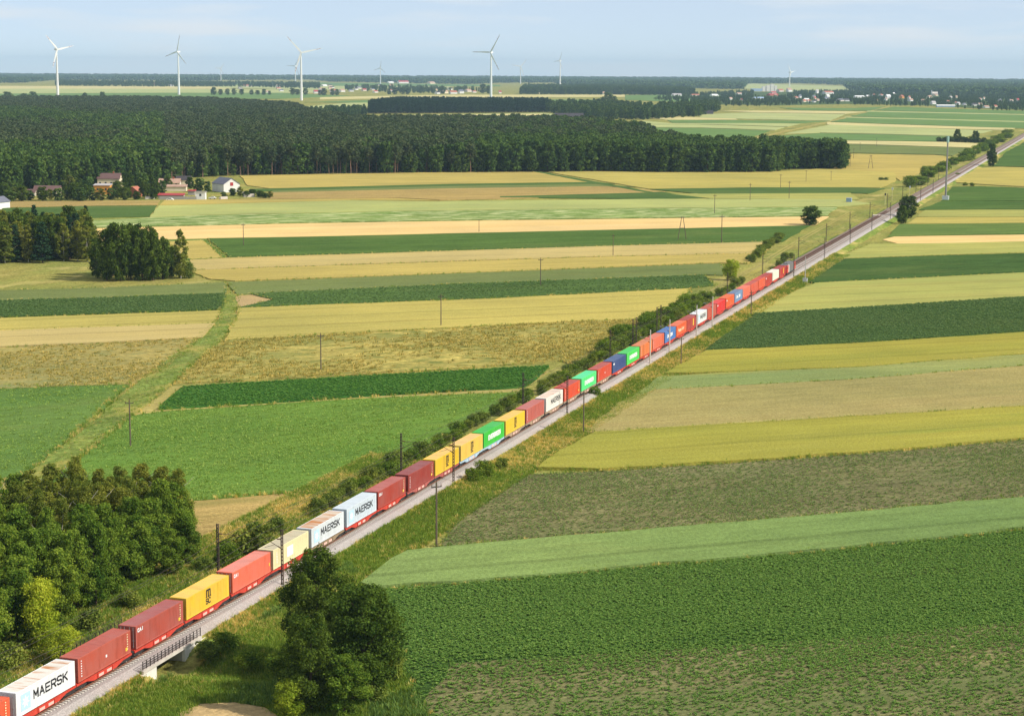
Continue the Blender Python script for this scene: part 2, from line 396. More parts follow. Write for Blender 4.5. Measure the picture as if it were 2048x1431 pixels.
field('sage', [(455, 566), (900, 549), (1440, 528), LX(552), (1410, 551), (900, 570), (474, 590)], .3)
field('gold', [(375, 543), (800, 528), (1250, 514), LX(508), LX(528), (1440, 527), (900, 548), (470, 563), (418, 559)], .7)
field('ripe_tan', [(380, 521), (455, 517), (1000, 500), (1548, 483), LX(508), (1250, 513), (800, 527), (375, 542)], .7)
field('mid_green', [(330, 480), (412, 478), (455, 517), (380, 521), (345, 515)], .15)
field('gold', [(335, 484), (405, 481), (446, 516), (384, 519), (352, 512)], .2)
field('strong_green', [(414, 478), (600, 475), (1000, 466), (1620, 452), LX(470), LX(484), (1000, 499), (458, 516)], .3)
field('stubble', [(150, 458), (600, 447), (1000, 441), (1658, 433), (1630, 451), (1000, 465), (600, 474), (414, 477), (180, 482)], .03)
field('blossom', [(100, 446), (400, 432), (800, 424), (1300, 418), (1675, 415), LX(432), (1658, 432), (1000, 440), (600, 446), (150, 457)], .3)
field('pale_green', [(318, 412), (700, 402), (880, 404), (1300, 399), (1690, 399), (1740, 408), (1675, 414), (1300, 417), (800, 423), (400, 431), (300, 436)], .4)
field('dark_green_b', [(5, 417), (200, 413), (314, 412), (306, 424), (298, 434), (0, 440)], .3)
field('cut_brown', [(5, 404), (150, 403), (320, 402), (314, 411), (200, 412), (5, 416)], .4)
field('gold', [(330, 401), (800, 398), (880, 402), (700, 401), (320, 411)], .5)
field('cut_brown', [(535, 398), (900, 393), (1340, 391), (880, 401), (800, 397), (420, 400)], .5)
field('dark_green_b', [(1000, 393), (1300, 386), (1320, 384), (1345, 388), (1420, 396), (1300, 399), (1000, 396)], .3)
field('cut_brown', [(540, 384), (900, 377), (1200, 373), (1330, 384), (1300, 386), (950, 395), (540, 399)], .5)
field('pale_wheat', [(1340, 389), (1500, 386), (1700, 386), LX(398), (1690, 400), (1420, 398)], .5)
field('dark_green_b', [(1300, 379), (1500, 376), (1700, 375), (1770, 378), LX(388), (1700, 387), (1400, 389)], .4)
field('sage', [(545, 380), (900, 371), (1160, 367), (1270, 375), (1200, 374), (900, 378), (545, 386)], .3)
field('dark_green_b', [(500, 379), (900, 369), (1190, 365), (1230, 369), (900, 373), (500, 384)], .45)
field('gold', [(480, 352), (900, 345), (1080, 344), (1190, 365), (900, 369), (540, 378), (495, 372)], .6)
field('yellow_wheat', [(1085, 343), (1560, 344), (1640, 338), (1800, 345), (1790, 364), (1760, 376), (1500, 376), (1300, 379), (1240, 369)], .6)
field('dark_green_b', [(1060, 343), (1072, 343), (1310, 386), (1290, 386), (1200, 370)], .5)
field('gold', [(1690, 309), (1870, 311), (1900, 316), (1870, 334), (1800, 362), LX(358), (1790, 346), (1640, 338)], .6)
# right of the line
B0 = field('beet_soil', [(700, 1200), (745, 1183), (1000, 1163), (1250, 1140), (1700, 1100), (2120, 1055), (2120, 1470), (870, 1470), (815, 1380), (790, 1280), (760, 1220)], .05)
field('thin_green', [(840, 1420), (900, 1330), (1100, 1318), (1500, 1290), (2120, 1240), (2120, 1470), (870, 1470)], .06, soft=True)
FP['thin_green'].clear()
field('young_cereal', [(722, 1172), (760, 1142), (815, 1108), (900, 1099), (1200, 1074), (1600, 1040), (2120, 992), (2120, 1054), (1700, 1099), (1250, 1139), (1000, 1162), (745, 1181)], .55)
B2 = field('thin_green', [(872, 1094), (925, 1030), (985, 985), (1042, 951), (1200, 944), (1500, 925), (1800, 903), (2120, 875), (2120, 990), (1600, 1038), (1200, 1072), (900, 1096)], .05)
field('mustard', [(1075, 940), (1120, 905), (1190, 869), (1500, 850), (2120, 812), (2120, 874), (1800, 902), (1500, 924), (1200, 943)], .5)
field('brown_meadow', [(1170, 868), (1235, 808), (1310, 782), (1700, 762), (2120, 728), (2120, 811), (1500, 849), (1190, 868)], .3)
field('grey_green', [(1262, 800), (1318, 756), (1450, 748), (1700, 738), (2120, 706), (2120, 728), (1700, 762), (1310, 782)], .35)
field('mustard', [(1330, 750), (1412, 705), (1560, 698), (1700, 691), (2120, 663), (2120, 706), (1700, 738), (1450, 748)], .5)
field('dark_green', [(1410, 703), (1470, 660), (1512, 630), (1700, 619), (2120, 592), (2120, 662), (1700, 690), (1560, 697)], .45)
field('pale_wheat', [(1495, 630), (1560, 598), (1630, 568), (1850, 557), (2120, 544), (2120, 591), (1700, 618), (1512, 629)], .6)
field('dark_green', [(1620, 566), (1672, 520), (1850, 514), (2120, 506), (2120, 543), (1850, 556), (1630, 567)], .45)
field('pale_wheat', [(1668, 519), (1740, 490), (1900, 488), (2120, 483), (2120, 505), (1850, 513), (1690, 519)], .6)
field('stubble', [(1765, 480), (1788, 474), (1900, 472), (2120, 469), (2120, 482), (1900, 487), (1800, 489)], .03)
field('mid_green', [(1776, 474), (1800, 450), (1950, 449), (2120, 447), (2120, 468), (1900, 471)], .3)
field('yellow_wheat', [(1815, 449), (1835, 436), (1960, 436), (2120, 435), (2120, 446), (1950, 448)], .6)
field('pale_wheat', [(1835, 435), (1850, 422), (1960, 421), (2120, 421), (2120, 434), (1960, 435)], .6)
field('strong_green', [(1838, 421), (1880, 405), (1960, 403), (2120, 405), (2120, 420), (1960, 420)], .3)
field('strong_green', [(1882, 403), (1905, 375), (1960, 374), (2120, 379), (2120, 404), (1960, 402)], .35)
field('yellow_wheat', [(1912, 366), (1945, 338), (2000, 335), (2120, 338), (2120, 378), (2000, 372)], .6)
field('strong_green', [(1988, 333), (2010, 306), (2060, 280), (2120, 265), (2120, 336)], .35)
# beyond the wood, right of it
for k, a in (('far_wood', [(1380, 190), (1500, 184), (1700, 184), (1900, 190), (2130, 196), (2130, 223), (1960, 217), (1850, 211), (1700, 208), (1560, 211), (1440, 209)]), ('far_green', [(1560, 272), (1640, 267), (1780, 270), (1925, 275), (1900, 284), (1640, 280), (1540, 276)]),
             ('far_tan', [(1540, 277), (1640, 281), (1900, 285), (1965, 288), (1940, 296), (1690, 288), (1640, 287)]),
             ('sage', [(1690, 289), (1940, 297), (1905, 312), (1870, 310), (1690, 306)]),
             ('far_pale', [(1570, 268), (1660, 250), (1800, 255), (1985, 262), (1930, 274), (1780, 269), (1640, 266)]),
             ('far_tan', [(1655, 245), (1800, 250), (2030, 257), (2010, 261), (1800, 255), (1655, 250)]),
             ('far_green', [(1660, 244), (1700, 236), (1850, 240), (2120, 247), (2060, 258), (1800, 249)]),
             ('far_pale', [(1690, 234), (1850, 238), (2120, 245), (2120, 247), (1850, 240), (1688, 236)]),
             ('far_green', [(1700, 233), (1740, 224), (1900, 227), (2120, 232), (2120, 245), (1850, 238)]),
             ('far_pale', [(1735, 222), (1900, 225.5), (2120, 230.5), (2120, 232.5), (1900, 227.5), (1733, 224)]),
             ('far_green', [(1745, 221), (1790, 214), (1900, 218), (2120, 224), (2120, 230), (1900, 225)]),
             ('far_green', [(1290, 256), (1400, 257), (1540, 262), (1500, 276), (1400, 275), (1300, 268)]),
             ('far_pale', [(1285, 250), (1400, 250), (1570, 255), (1550, 261), (1400, 256), (1285, 255)]),
             ('far_pale', [(1285, 242), (1340, 247), (1500, 247), (1600, 248), (1575, 254), (1400, 249), (1285, 249)]),
             ('far_green', [(1335, 241), (1450, 241), (1655, 243), (1600, 247), (1450, 247), (1345, 246)]),
             ('far_tan', [(1290, 236), (1360, 234), (1470, 237), (1475, 240), (1330, 240)]),
             ('far_pale', [(1400, 229), (1500, 226), (1690, 229), (1660, 242), (1500, 239), (1400, 236)]),
             ('far_green', [(1560, 216), (1700, 217), (1770, 214), (1740, 222), (1600, 221)]),
             ('far_tan', [(1440, 222), (1600, 222), (1730, 224), (1690, 228), (1500, 225)]),
             ('far_pale', [(760, 232), (900, 229), (1090, 227), (1180, 232), (1090, 238), (800, 240)]),
             ('far_tan', [(800, 231), (1090, 228), (1090, 232), (800, 235)]),
             ('far_tan', [(1080, 215), (1150, 213), (1200, 213), (1200, 218), (1090, 219)]),
             ('far_pale', [(600, 214), (700, 206), (1000, 204), (1200, 206), (1200, 211), (760, 213), (640, 220)]),
             ('far_green', [(610, 205), (760, 200), (1000, 199), (1220, 200), (1220, 204), (760, 206)]),
             ('far_tan', [(640, 195), (900, 190), (1250, 190), (1250, 194), (900, 195), (640, 199)]),
             ('far_green', [(-60, 188), (200, 186), (560, 186), (700, 192), (560, 198), (-60, 196)]),
             ('far_pale', [(-60, 178), (300, 178), (640, 180), (640, 186), (300, 186), (-60, 188)]),
             ('far_tan', [(-60, 172), (300, 173), (460, 174), (460, 178), (-60, 178)]),
             ('far_pale', [(440, 170), (600, 172), (900, 173), (900, 178), (640, 180), (440, 176)]),
             ('far_green', [(470, 164), (700, 166), (1000, 170), (1000, 173), (600, 172), (470, 170)]),
             ('far_pale', [(1130, 168), (1260, 172), (1370, 175), (1370, 180), (1130, 180)]),
             ('far_green', [(1250, 191), (1330, 190), (1440, 193), (1440, 198), (1370, 205), (1250, 200)]),
             ('far_pale', [(1490, 167), (1600, 170), (1700, 173), (1700, 180), (1600, 182), (1490, 178)])):
    field(k, a, .4, jit=.5)
field('lane', [(1504, 277), (1512, 277), (1662, 244), (1780, 213), (1776, 213), (1654, 244)], .1, 'lane')

# strips by the line: rough verge with dry patches, wheel tracks, ditch
field('ditch', [(450, 588), (474, 590), (470, 640), (435, 690), (338, 772), (250, 842), (140, 930), (100, 962), (50, 985), (40, 960), (60, 945), (180, 850), (285, 757), (400, 676), (438, 640)], .02, 'ditch_bank')
verge = field_mat('verge_grass', C(110, 134, 58), C(134, 146, 68), ang=72, fine=1.4, grain=.4, mottle=.08, stretch=2, patch=C(202, 180, 108), pscale=.07, pth=(.5, .64), bump=1)
for t0, t1 in ((-17.4, -16.6), (-15.6, -14.8)):
    n = 40; S = np.linspace(560, 1000, n)
    wob = lambda s: -(s - 560) * .018 - 1.2 * math.sin(s / 60) * .4
    v = [w(s, t0 + wob(s), .03) for s in S] + [w(s, t1 + wob(s), .03) for s in S]
    tag(MB().add(v, [(i, i + 1, n + i + 1, n + i) for i in range(n - 1)]).build('wheel_track', FM['lane']), kind='structure')
field('soil', [(360, 1431), (400, 1413), (470, 1410), (530, 1420), (560, 1440), (540, 1500), (350, 1500)], .03, 'bare_patch')

# ------------------------------------------------------------------ railway: embankment, ballast, track
def sweep(prof, s0, s1, step):
    n = max(1, int((s1 - s0) / step)); S = np.linspace(s0, s1, n + 1); k = len(prof); v, f = [], []
    for s in S: v += [w(s, t, z) for t, z in prof]
    for i in range(n):
        for j in range(k - 1): f.append((i * k + j, i * k + j + 1, (i + 1) * k + j + 1, (i + 1) * k + j))
    f += [tuple(range(k)), tuple(range(n * k, n * k + k))[::-1]]
    return MB().add(v, f)
emb = [(-10.5, -.9), (-9.6, .02), (-7.2, .8), (3.1, .8), (6.4, .02), (8.0, -.9)]
BR0, BR1 = 197.6, 205.4
def emb_at(s):
    u = min(1., max(0., (s - BR1) / 5.5 if s > 201 else (BR0 - s) / 4.5)); p = list(emb)
    p[4] = (3.75 + 2.65 * u, .02 + (1 - u) * -1.4); p[5] = (4.2 + 3.8 * u, -.9 - (1 - u) * .9)
    return p
def emb_sweep(S):
    k, v, f = len(emb), [], []
    for s in S: v += [w(s, t, z) for t, z in emb_at(s)]
    for i in range(len(S) - 1):
        for j in range(k - 1): f.append((i * k + j, i * k + j + 1, (i + 1) * k + j + 1, (i + 1) * k + j))
    return MB().add(v, f + [tuple(range(k)), tuple(range((len(S) - 1) * k, len(S) * k))[::-1]])
a_ = emb_sweep(list(np.arange(120, 188, 4.)) + list(np.linspace(189, BR0, 12))); b_ = emb_sweep(list(np.linspace(BR1, 214, 14)) + list(np.arange(220, 3210, 8.))); a_.add(b_.v, b_.f)
tag(a_.build('embankment', verge), kind='structure')
def gravel(name, c1, c2, c3, stain=False):
    m, n, o = new_mat(name); g = node(n, 'ShaderNodeNewGeometry')
    vt = node(n, 'ShaderNodeTexVoronoi', i_Scale=9.); n.links.new(g.outputs['Position'], vt.inputs['Vector'])
    f = noise(n, g.outputs['Position'], 4, 4, .7); f2 = noise(n, g.outputs['Position'], .12, 3)
    c = mix(n, ramp(n, f, .3, .7), c1, c2); c = mix(n, ramp(n, f2, .5, .75), c, c3)
    c = mul(n, c, mix(n, ramp(n, vt.outputs['Distance'], 0, .6), (.55, .55, .55, 1), (1.15, 1.15, 1.15, 1)))
    if stain:
        dt_ = node(n, 'ShaderNodeVectorMath', operation='DOT_PRODUCT'); n.links.new(g.outputs['Position'], dt_.inputs[0]); dt_.inputs[1].default_value = (NN[0], NN[1], 0)
        ab = node(n, 'ShaderNodeMath', operation='SUBTRACT'); n.links.new(dt_.outputs['Value'], ab.inputs[0]); ab.inputs[1].default_value = TC
        a2 = node(n, 'ShaderNodeMath', operation='ABSOLUTE'); n.links.new(ab.outputs[0], a2.inputs[0])
        c = mix(n, ramp(n, a2.outputs[0], .6, 1.5, .75, 0), c, C(128, 102, 84))
    diffuse(n, o, c, f, 1, .12); return m
g_new = gravel('clean_ballast', C(160, 152, 147), C(190, 183, 178), C(170, 160, 152), True)
g_old = gravel('rusty_ballast', C(136, 122, 110), C(160, 148, 136), C(146, 132, 116))
sl_new = plain('new_concrete', C(222, 216, 204), .9, .1, 3); sl_old = plain('old_timber', C(112, 90, 76), .9, .2, 3)
rail_m = plain('rusty_rail', C(122, 84, 64), .6, .2, 4); rail_top = plain('bright_rail', C(170, 160, 155), .3, .1, 4, .8)
for tcn_, prof, gm, slm, nm in ((0., [(-2.0, .78), (-2.0, 1.30), (2.0, 1.30), (3.2, .78)], g_new, sl_new, 'loaded'),
                                (-4.2, [(-7.4, .78), (-6.2, 1.27), (-2.02, 1.27), (-2.02, .78)], g_old, sl_old, 'empty')):
    bed = sweep(prof, 120, 3200, 6).build('railway_track', gm); tag(bed, kind='structure')
    for q in (-.75, .75):
        t = tcn_ + q
        sweep([(t - .07, 1.40), (t - .02, 1.44), (t - .035, RZ), (t + .035, RZ), (t + .02, 1.44), (t + .07, 1.40)], 120, 3200, 20).build('rail', rail_m, parent=bed)
    mb = MB()
    for k in range(1500):
        s = 150 + k * .62
        if s > 1000: break
        p = [w(s - .13, tcn_ - 1.3), w(s + .13, tcn_ - 1.3), w(s + .13, tcn_ + 1.3), w(s - .13, tcn_ + 1.3)]
        mb.add([(x, y, 1.2) for x, y, _ in p] + [(x, y, 1.38) for x, y, _ in p], [(4, 5, 6, 7), (0, 1, 5, 4), (1, 2, 6, 5), (2, 3, 7, 6), (3, 0, 4, 7)])
    tag(mb.build('sleepers', slm, parent=bed), kind='stuff')
tag(sweep([(-7.6, .85), (-7.6, 1.42), (3.4, 1.42), (3.4, .85)], 965, 971, 6).build('level_crossing', plain('crossing_panels', C(205, 190, 175), .8)), kind='structure')

# ------------------------------------------------------------------ bridge
white_c = plain('white_concrete', C(232, 228, 218), .85, .12, .8); grey_c = plain('grey_concrete', C(176, 172, 164), .9, .15, .8)
grey_c2 = plain('pale_concrete', C(206, 200, 188), .9, .15, .8); steel_d = plain('dark_steel', C(66, 60, 56), .6, .2, 2); steel_b = plain('weathered_mast', C(86, 70, 60), .7, .2, 1.5)
def track_obj(name, mb, mat, parent): return mb.build(name, mat, parent=parent)
br = tag(empty('railway_bridge', w(202.2, 0, 0), TRACK_ROT), 'small white concrete railway bridge with black railing under the train', 'bridge')
MB().box(-7.4, 7.4, -3.35, 7.6, .72, 1.02).build('deck', grey_c, parent=br)
for y0, y1 in ((-3.75, -3.352), (7.602, 8.0)): MB().box(-7.6, 7.6, y0, y1, .74, 1.1).build('edge_beam', grey_c2, parent=br)
for x0, x1, sg in ((-5.4, -4.35, -1), (3.0, 4.05, 1)):
    MB().box(x0, x1, -3.3, 7.5, -1.7, .715).build('abutment', grey_c, parent=br)
    MB().prism([(x0 + .01, -1.9), (x1 + 1.0, -1.9), (x1 + 4.6, .3), (x1 + 4.6, .66), (x0 + .01, .66)] if sg > 0 else [(x0 - 3.6, .66), (x0 - 3.6, .3), (x0 - .6, -1.9), (x1 - .01, -1.9), (x1 - .01, .66)], 'y', -3.74, -3.31).build('wing_wall', white_c, parent=br)
for y in (-3.6, 7.85):
    for z in (1.35, 1.62, 1.9, 2.22): MB().box(-7.5, 7.5, y - .025, y + .025, z - .025, z + .025).build('handrail', steel_d, parent=br)
    for k in range(17):
        x = -7.5 + 15 * k / 16
        MB().box(x - .04, x + .04, y - .045, y + .045, 1.18, 2.28).build('post', steel_d, parent=br)

# ------------------------------------------------------------------ overhead line masts and wires
conc_l = plain('light_concrete', C(214, 206, 192), .8, .1, .8); galv = plain('galvanised', C(190, 190, 188), .5, .1, 2, .3)
porc = plain('brown_insulator', C(110, 70, 50), .4, .1, 4)
def mast_meshes(kind):
    p = MB()
    if kind == 'steel':                       # two channels laced with battens
        for q in (-.13, .13): p.box(-.09, .09, q - .05, q + .05, 0, 8.2)
        for k in range(15): p.box(-.07, .07, -.08, .08, .3 + k * .55, .42 + k * .55)
    elif kind == 'concrete': p.tube((0, 0, 0), (0, 0, 8.6), .19, .13, 10)
    foot = MB().box(-.45, .45, -.45, .45, -.9, .08)
    arm = MB().tube((0, .1, 5.4), (0, 2.7, 6.7), .05, .04, 6).tube((0, .1, 6.75), (0, 2.75, 6.75), .04, .035, 6).tube((0, 1.1, 5.9), (0, 2.7, 5.35), .03, .03, 5)
    ins = MB().tube((0, .25, 6.75), (0, .75, 6.75), .09, .09, 7); ins2 = MB().tube((0, .2, 5.45), (0, .6, 5.66), .09, .09, 7)
    return (p.mesh('pole', steel_b if kind == 'steel' else conc_l), foot.mesh('footing', grey_c), arm.mesh('bracket', steel_b if kind == 'steel' else galv), ins.mesh('insulator', porc), ins2.mesh('insulator', porc))
MM = {k: mast_meshes(k) for k in ('steel', 'concrete')}
ORD = ['nearest the camera', 'second from the lower left', 'third from the lower left', 'fourth from the lower left', 'fifth from the lower left', 'sixth from the lower left']
def mast(s, side, kind, label, group):
    e = tag(empty('catenary_mast', w(s, 2.95 if side > 0 else -7.2, .85), TRACK_ROT + (0 if side > 0 else math.pi)), label, 'mast', group)
    for nm, me in zip(('pole', 'footing', 'bracket', 'insulator', 'insulator'), MM[kind]): obj(nm, me, e)
for k in range(14):
    s = 236 + 71.7 * k
    if 440 < s < 600: continue
    far = k > 5
    lab = 'dark steel catenary mast right of the rails, ' + ('on the ballast ahead of the locomotive' if far else ORD[k])
    mast(s, 1, 'steel', lab, 'masts right of the track ahead of the train' if far else 'dark masts right of the track')
for k, s in enumerate((453, 474, 506.5, 527.5)):
    mast(s, 1, 'concrete', 'pale concrete catenary mast beside the middle of the train, %s of four' % ['first from the left', 'second from the left', 'third from the left', 'last'][k], 'pale concrete masts')
for k, s in enumerate((236, 308, 380, 452, 474.8, 478.5, 501.5, 506, 598, 660)):
    mast(s, -1, 'steel', 'dark mast behind the train on its far side, number %s from the left' % ['one', 'two', 'three', 'four', 'five', 'six', 'seven', 'eight', 'nine', 'ten'][k], 'masts behind the train')
for k in range(9):
    mast(737 + 71.7 * k, -1, 'steel', 'dark mast left of the rusty track ahead of the locomotive', 'masts left of the empty track')
wire_m = plain('copper_wire', C(92, 84, 76), .5, .1, 2)
for t, nm in ((.2, 'loaded track under the containers'), (-4.4, 'empty rusty track')):
    mb = MB(); pts = []
    for k in range(-1, 14):
        for q in range(6):
            u = q / 6; pts.append(w(236 + 71.7 * (k + u), t, RZ + 5.9 + .9 * (2 * u - 1) ** 2))
    mb.path(pts, .026, 3); mb.path([w(s, t, RZ + 5.55) for s in (160, 1200)], .024, 3)
    for k in range(-1, 14):
        for u in (.2, .4, .6, .8): mb.tube(w(236 + 71.7 * (k + u), t, RZ + 5.55), w(236 + 71.7 * (k + u), t, RZ + 5.9 + .9 * (2 * u - 1) ** 2), .01, .01, 3, False)
    tag(mb.build('overhead_wire', wire_m), 'thin overhead contact wire hung above the ' + nm, 'wire')

# ------------------------------------------------------------------ timber poles and A-frames in the fields
wood = plain('grey_timber', C(112, 98, 80), .9, .2, 1.2)
pm = (MB().tube((0, 0, -.5), (0, 0, 8.6), .15, .11, 8).mesh('pole', wood), MB().box(-.75, .75, -.06, .06, 7.95, 8.1).mesh('crossarm', steel_d))
im = [MB().tube((x, 0, 8.1 if x else 8.6), (x, 0, 8.35 if x else 8.85), .05, .05, 6).mesh('insulator', porc) for x in (-.68, 0, .68)]
def pole(x, yb, yt, label, group, rz=.5):
    p = at(x, yb); e = tag(empty('utility_pole', p, rz), label, 'pole', group); k = (yb - yt) * mpp(p) / 8.9
    e.scale = (max(1, k), max(1, k), k)
    for nm, me in zip(('pole', 'crossarm', 'insulator', 'insulator', 'insulator'), (*pm, *im)): obj(nm, me, e)
for x, yb, yt, lb in ((873, 1092, 958, 'timber pole with crossarm at the corner of the thin green crop'), (1167, 867, 778, 'timber pole by the brown meadow right of the railway'),
                      (1362, 732, 672, 'timber pole at the tip of the yellow crop right of the train'), (1502, 632, 580, 'timber pole at the corner of the pale wheat right of the train')):
    pole(x, yb, yt, lb, 'poles along the right of the railway')
for x, yb, yt, lb in ((261, 893, 797, 'timber pole in the bright meadow beside the ditch'), (642, 742, 664, 'timber pole in the weedy yellow field'), (882, 652, 586, 'timber pole in the yellow strip left of the train'),
                      (1081, 572, 514, 'timber pole in the sage green strip'), (1226, 512, 467, 'timber pole on the edge of the tan strip'), (487, 492, 446, 'timber pole in front of the pale stubble strip, left'),
                      (958, 464, 438, 'short timber pole standing against the pale stubble strip'), (1443, 486, 428, 'timber pole right of the A-frame pylon'), (1429, 428, 388, 'timber pole in the blossom strip'),
                      (1500, 402, 366, 'timber pole in the pale wheat below the wood'), (1578, 398, 362, 'timber pole with crossarm below the right end of the wood')):
    pole(x, yb, yt, lb, 'poles across the left fields', .2)
for x, yb, yt in ((1561, 377, 348), (1612, 364, 340), (1662, 362, 342), (1700, 334, 306), (1707, 318, 297), (1720, 302, 285), (1753, 294, 276)):
    pole(x, yb, yt, 'distant timber pole in the strips right of the wood', 'distant poles right of the wood', .2)
def aframe(x, yb, yt, label):
    p = at(x, yb); k = (yb - yt) * mpp(p); e = tag(empty('a_frame_pole', p, .3), label, 'pole')
    for q in (-1, 1): MB().tube((q * .2 * k, 0, -.4), (q * .03 * k, 0, k), .17, .13, 7).build('leg', wood, parent=e)
    MB().box(-.09 * k, .09 * k, -.08, .08, .5 * k, .5 * k + .2).build('tie_bar', wood, parent=e)
    MB().box(-.12 * k, .12 * k, -.07, .07, .95 * k, .95 * k + .18).build('crossarm', steel_d, parent=e)
aframe(1364, 480, 433, 'tall dark A-frame pole standing in the green strip by the pale stubble')
aframe(1741, 338, 311, 'distant A-frame pole in the golden field right of the wood')
for x, yb, yt in ((1712, 448, 418), (1718, 479, 420)):
    pass
# transformer post and radio masts
def white_box(x, y, wd_, hg, name, label, mat, mh=0, cat='cabinet'):
    p = at(x, y); e = tag(empty(name, p, TRACK_ROT), label, cat)
    MB().box(-wd_ / 2, wd_ / 2, -wd_ / 2, wd_ / 2, 0, hg).build('housing', mat, parent=e); MB().box(-wd_ / 2 - .1, wd_ / 2 + .1, -wd_ / 2 - .1, wd_ / 2 + .1, hg, hg + .12).build('roof', galv, parent=e)
    MB().box(-.35, .35, -wd_ / 2 - .03, -wd_ / 2, .1, min(hg - .2, 2)).build('door', grey_c, parent=e)
    return e
white_p = plain('white_paint', C(238, 240, 238), .5, .05, 1)
e = white_box(1891, 401, 3.6, 2.7, 'radio_mast', 'tall slim grey radio mast on a white cabin beside the far track', white_p, cat='mast')
hm = (399 - 275) * mpp(at(1891, 401))
MB().tube((0, 0, 0), (0, 0, hm * .9), .62, .4, 10).build('pole', plain('mast_grey', C(150, 146, 140), .5, .1, .3), parent=e)
MB().tube((0, 0, hm * .9), (0, 0, hm), .75, .75, 10).build('antenna', plain('pale_teal', C(168, 206, 196), .6, .05, 1), parent=e)
e = white_box(1610, 566, 1.5, 1.6, 'signal_post', 'grey signal post on a white base right of the locomotive', white_p, cat='signal')
MB().tube((-.4, 0, 1.6), (-.4, 0, 9.5), .12, .1, 7).tube((.3, 0, 1.6), (.3, 0, 6.5), .1, .08, 7).build('pole', galv, parent=e)
MB().box(-1.1, .9, -.06, .06, 6.1, 6.25).box(-1.0, -.1, -.05, .05, 9.2, 9.32).build('crossarm', galv, parent=e)
white_box(1698, 405, 2.9, 2.6, 'trackside_hut', 'small pale blue hut in the field left of the level crossing', plain('pale_blue', C(150, 178, 205), .6, .05, 1), cat='hut')
for x, y, h, lb in ((1770, 411, 5.6, 'yellow signal mast with black head left of the crossing'), (1784, 402, 6.5, 'slim cream signal mast left of the crossing'), (1819, 393, 5., 'slim cream signal mast above the leaning tree')):
    p = at(x, y); e = tag(empty('railway_signal', p, TRACK_ROT), lb, 'signal')
    MB().tube((0, 0, 0), (0, 0, h), .14, .12, 7).build('pole', plain('cream', C(232, 220, 160), .6, .05, 1), parent=e)
    MB().box(-.2, .2, -.4, .4, h, h + 1.3).build('signal_head', steel_d if 'black' in lb else white_p, parent=e)

# ------------------------------------------------------------------ train
LEN, WID, HGT = 12.19, 2.44, 2.9
def corr_side():
    mb = MB(); x, pts = -LEN / 2 + .16, []
    while x < LEN / 2 - .3:
        pts += [(x, 0), (x + .09, 0), (x + .125, .045), (x + .215, .045)]; x += .25
    pts += [(LEN / 2 - .16, 0)]; n = len(pts)
    v = [(a, b, .2) for a, b in pts] + [(a, b, HGT - .12) for a, b in pts]
    return mb.add(v, [(i, i + 1, n + i + 1, n + i) for i in range(n - 1)])
def corr_end():
    mb = MB(); y, pts = -1.1, []
    while y < .95: pts += [(y, 0), (y + .1, 0), (y + .14, .05), (y + .24, .05)]; y += .28
    pts += [(1.1, 0)]; n = len(pts)
    v = [(b, a, .2) for a, b in pts] + [(b, a, HGT - .12) for a, b in pts]
    return mb.add(v, [(i, n + i, n + i + 1, i + 1) for i in range(n - 1)])
def corr_roof():
    mb = MB(); x, pts = -LEN / 2 + .3, []
    while x < LEN / 2 - .4: pts += [(x, 0), (x + .2, 0), (x + .23, .02), (x + .43, .02)]; x += .46
    pts += [(LEN / 2 - .3, 0)]; n = len(pts)
    v = [(a, -WID / 2 + .05, HGT - .03 + b) for a, b in pts] + [(a, WID / 2 - .05, HGT - .03 + b) for a, b in pts]
    return mb.add(v, [(i, i + 1, n + i + 1, n + i) for i in range(n - 1)])
fr = MB()
for sx in (-1, 1):
    for sy in (-1, 1):
        fr.box(sx * LEN / 2 - (.16 if sx > 0 else 0), sx * LEN / 2 + (.16 if sx < 0 else 0), sy * WID / 2 - (.16 if sy > 0 else 0), sy * WID / 2 + (.16 if sy < 0 else 0), 0, HGT)
    fr.box(sx * LEN / 2 - (.12 if sx > 0 else 0), sx * LEN / 2 + (.12 if sx < 0 else 0), -1.06, 1.06, HGT - .14, HGT - .004); fr.box(sx * LEN / 2 - (.12 if sx > 0 else 0), sx * LEN / 2 + (.12 if sx < 0 else 0), -1.06, 1.06, 0.01, .2)
    fr.box(sx * (LEN / 2 - .3) - .14, sx * (LEN / 2 - .3) + .14, -1.06, 1.06, HGT - .05, HGT - .008)
for sy in (-1, 1):
    fr.box(-LEN / 2 + .16, LEN / 2 - .16, sy * WID / 2 - (.08 if sy > 0 else 0), sy * WID / 2 + (.08 if sy < 0 else 0), HGT - .12, HGT - .002)
    fr.box(-LEN / 2 + .16, LEN / 2 - .16, sy * WID / 2 - (.1 if sy > 0 else 0), sy * WID / 2 + (.1 if sy < 0 else 0), .02, .2)
FRAME = fr.mesh('frame'); SIDE = corr_side().mesh('side_wall'); ENDW = corr_end().mesh('end_wall'); ROOF = corr_roof().mesh('roof')
dr = MB().box(0, .06, -1.08, -.01, .2, HGT - .14)
for z in (.55, 1.15, 1.75, 2.35): dr.box(-.02, .0, -1.0, -.08, z, z + .1)
DOOR = dr.mesh('door')
ROD = MB().tube((0, 0, .15), (0, 0, HGT - .12), .028, .028, 6).box(-.05, .0, -.12, .12, 1.05, 1.13).box(-.045, .0, -.06, .06, .3, .42).box(-.045, 0, -.06, .06, 2.4, 2.52).mesh('locking_rod')
rod_m = plain('pale_zinc', C(206, 208, 210), .4, .05, 2, .5)
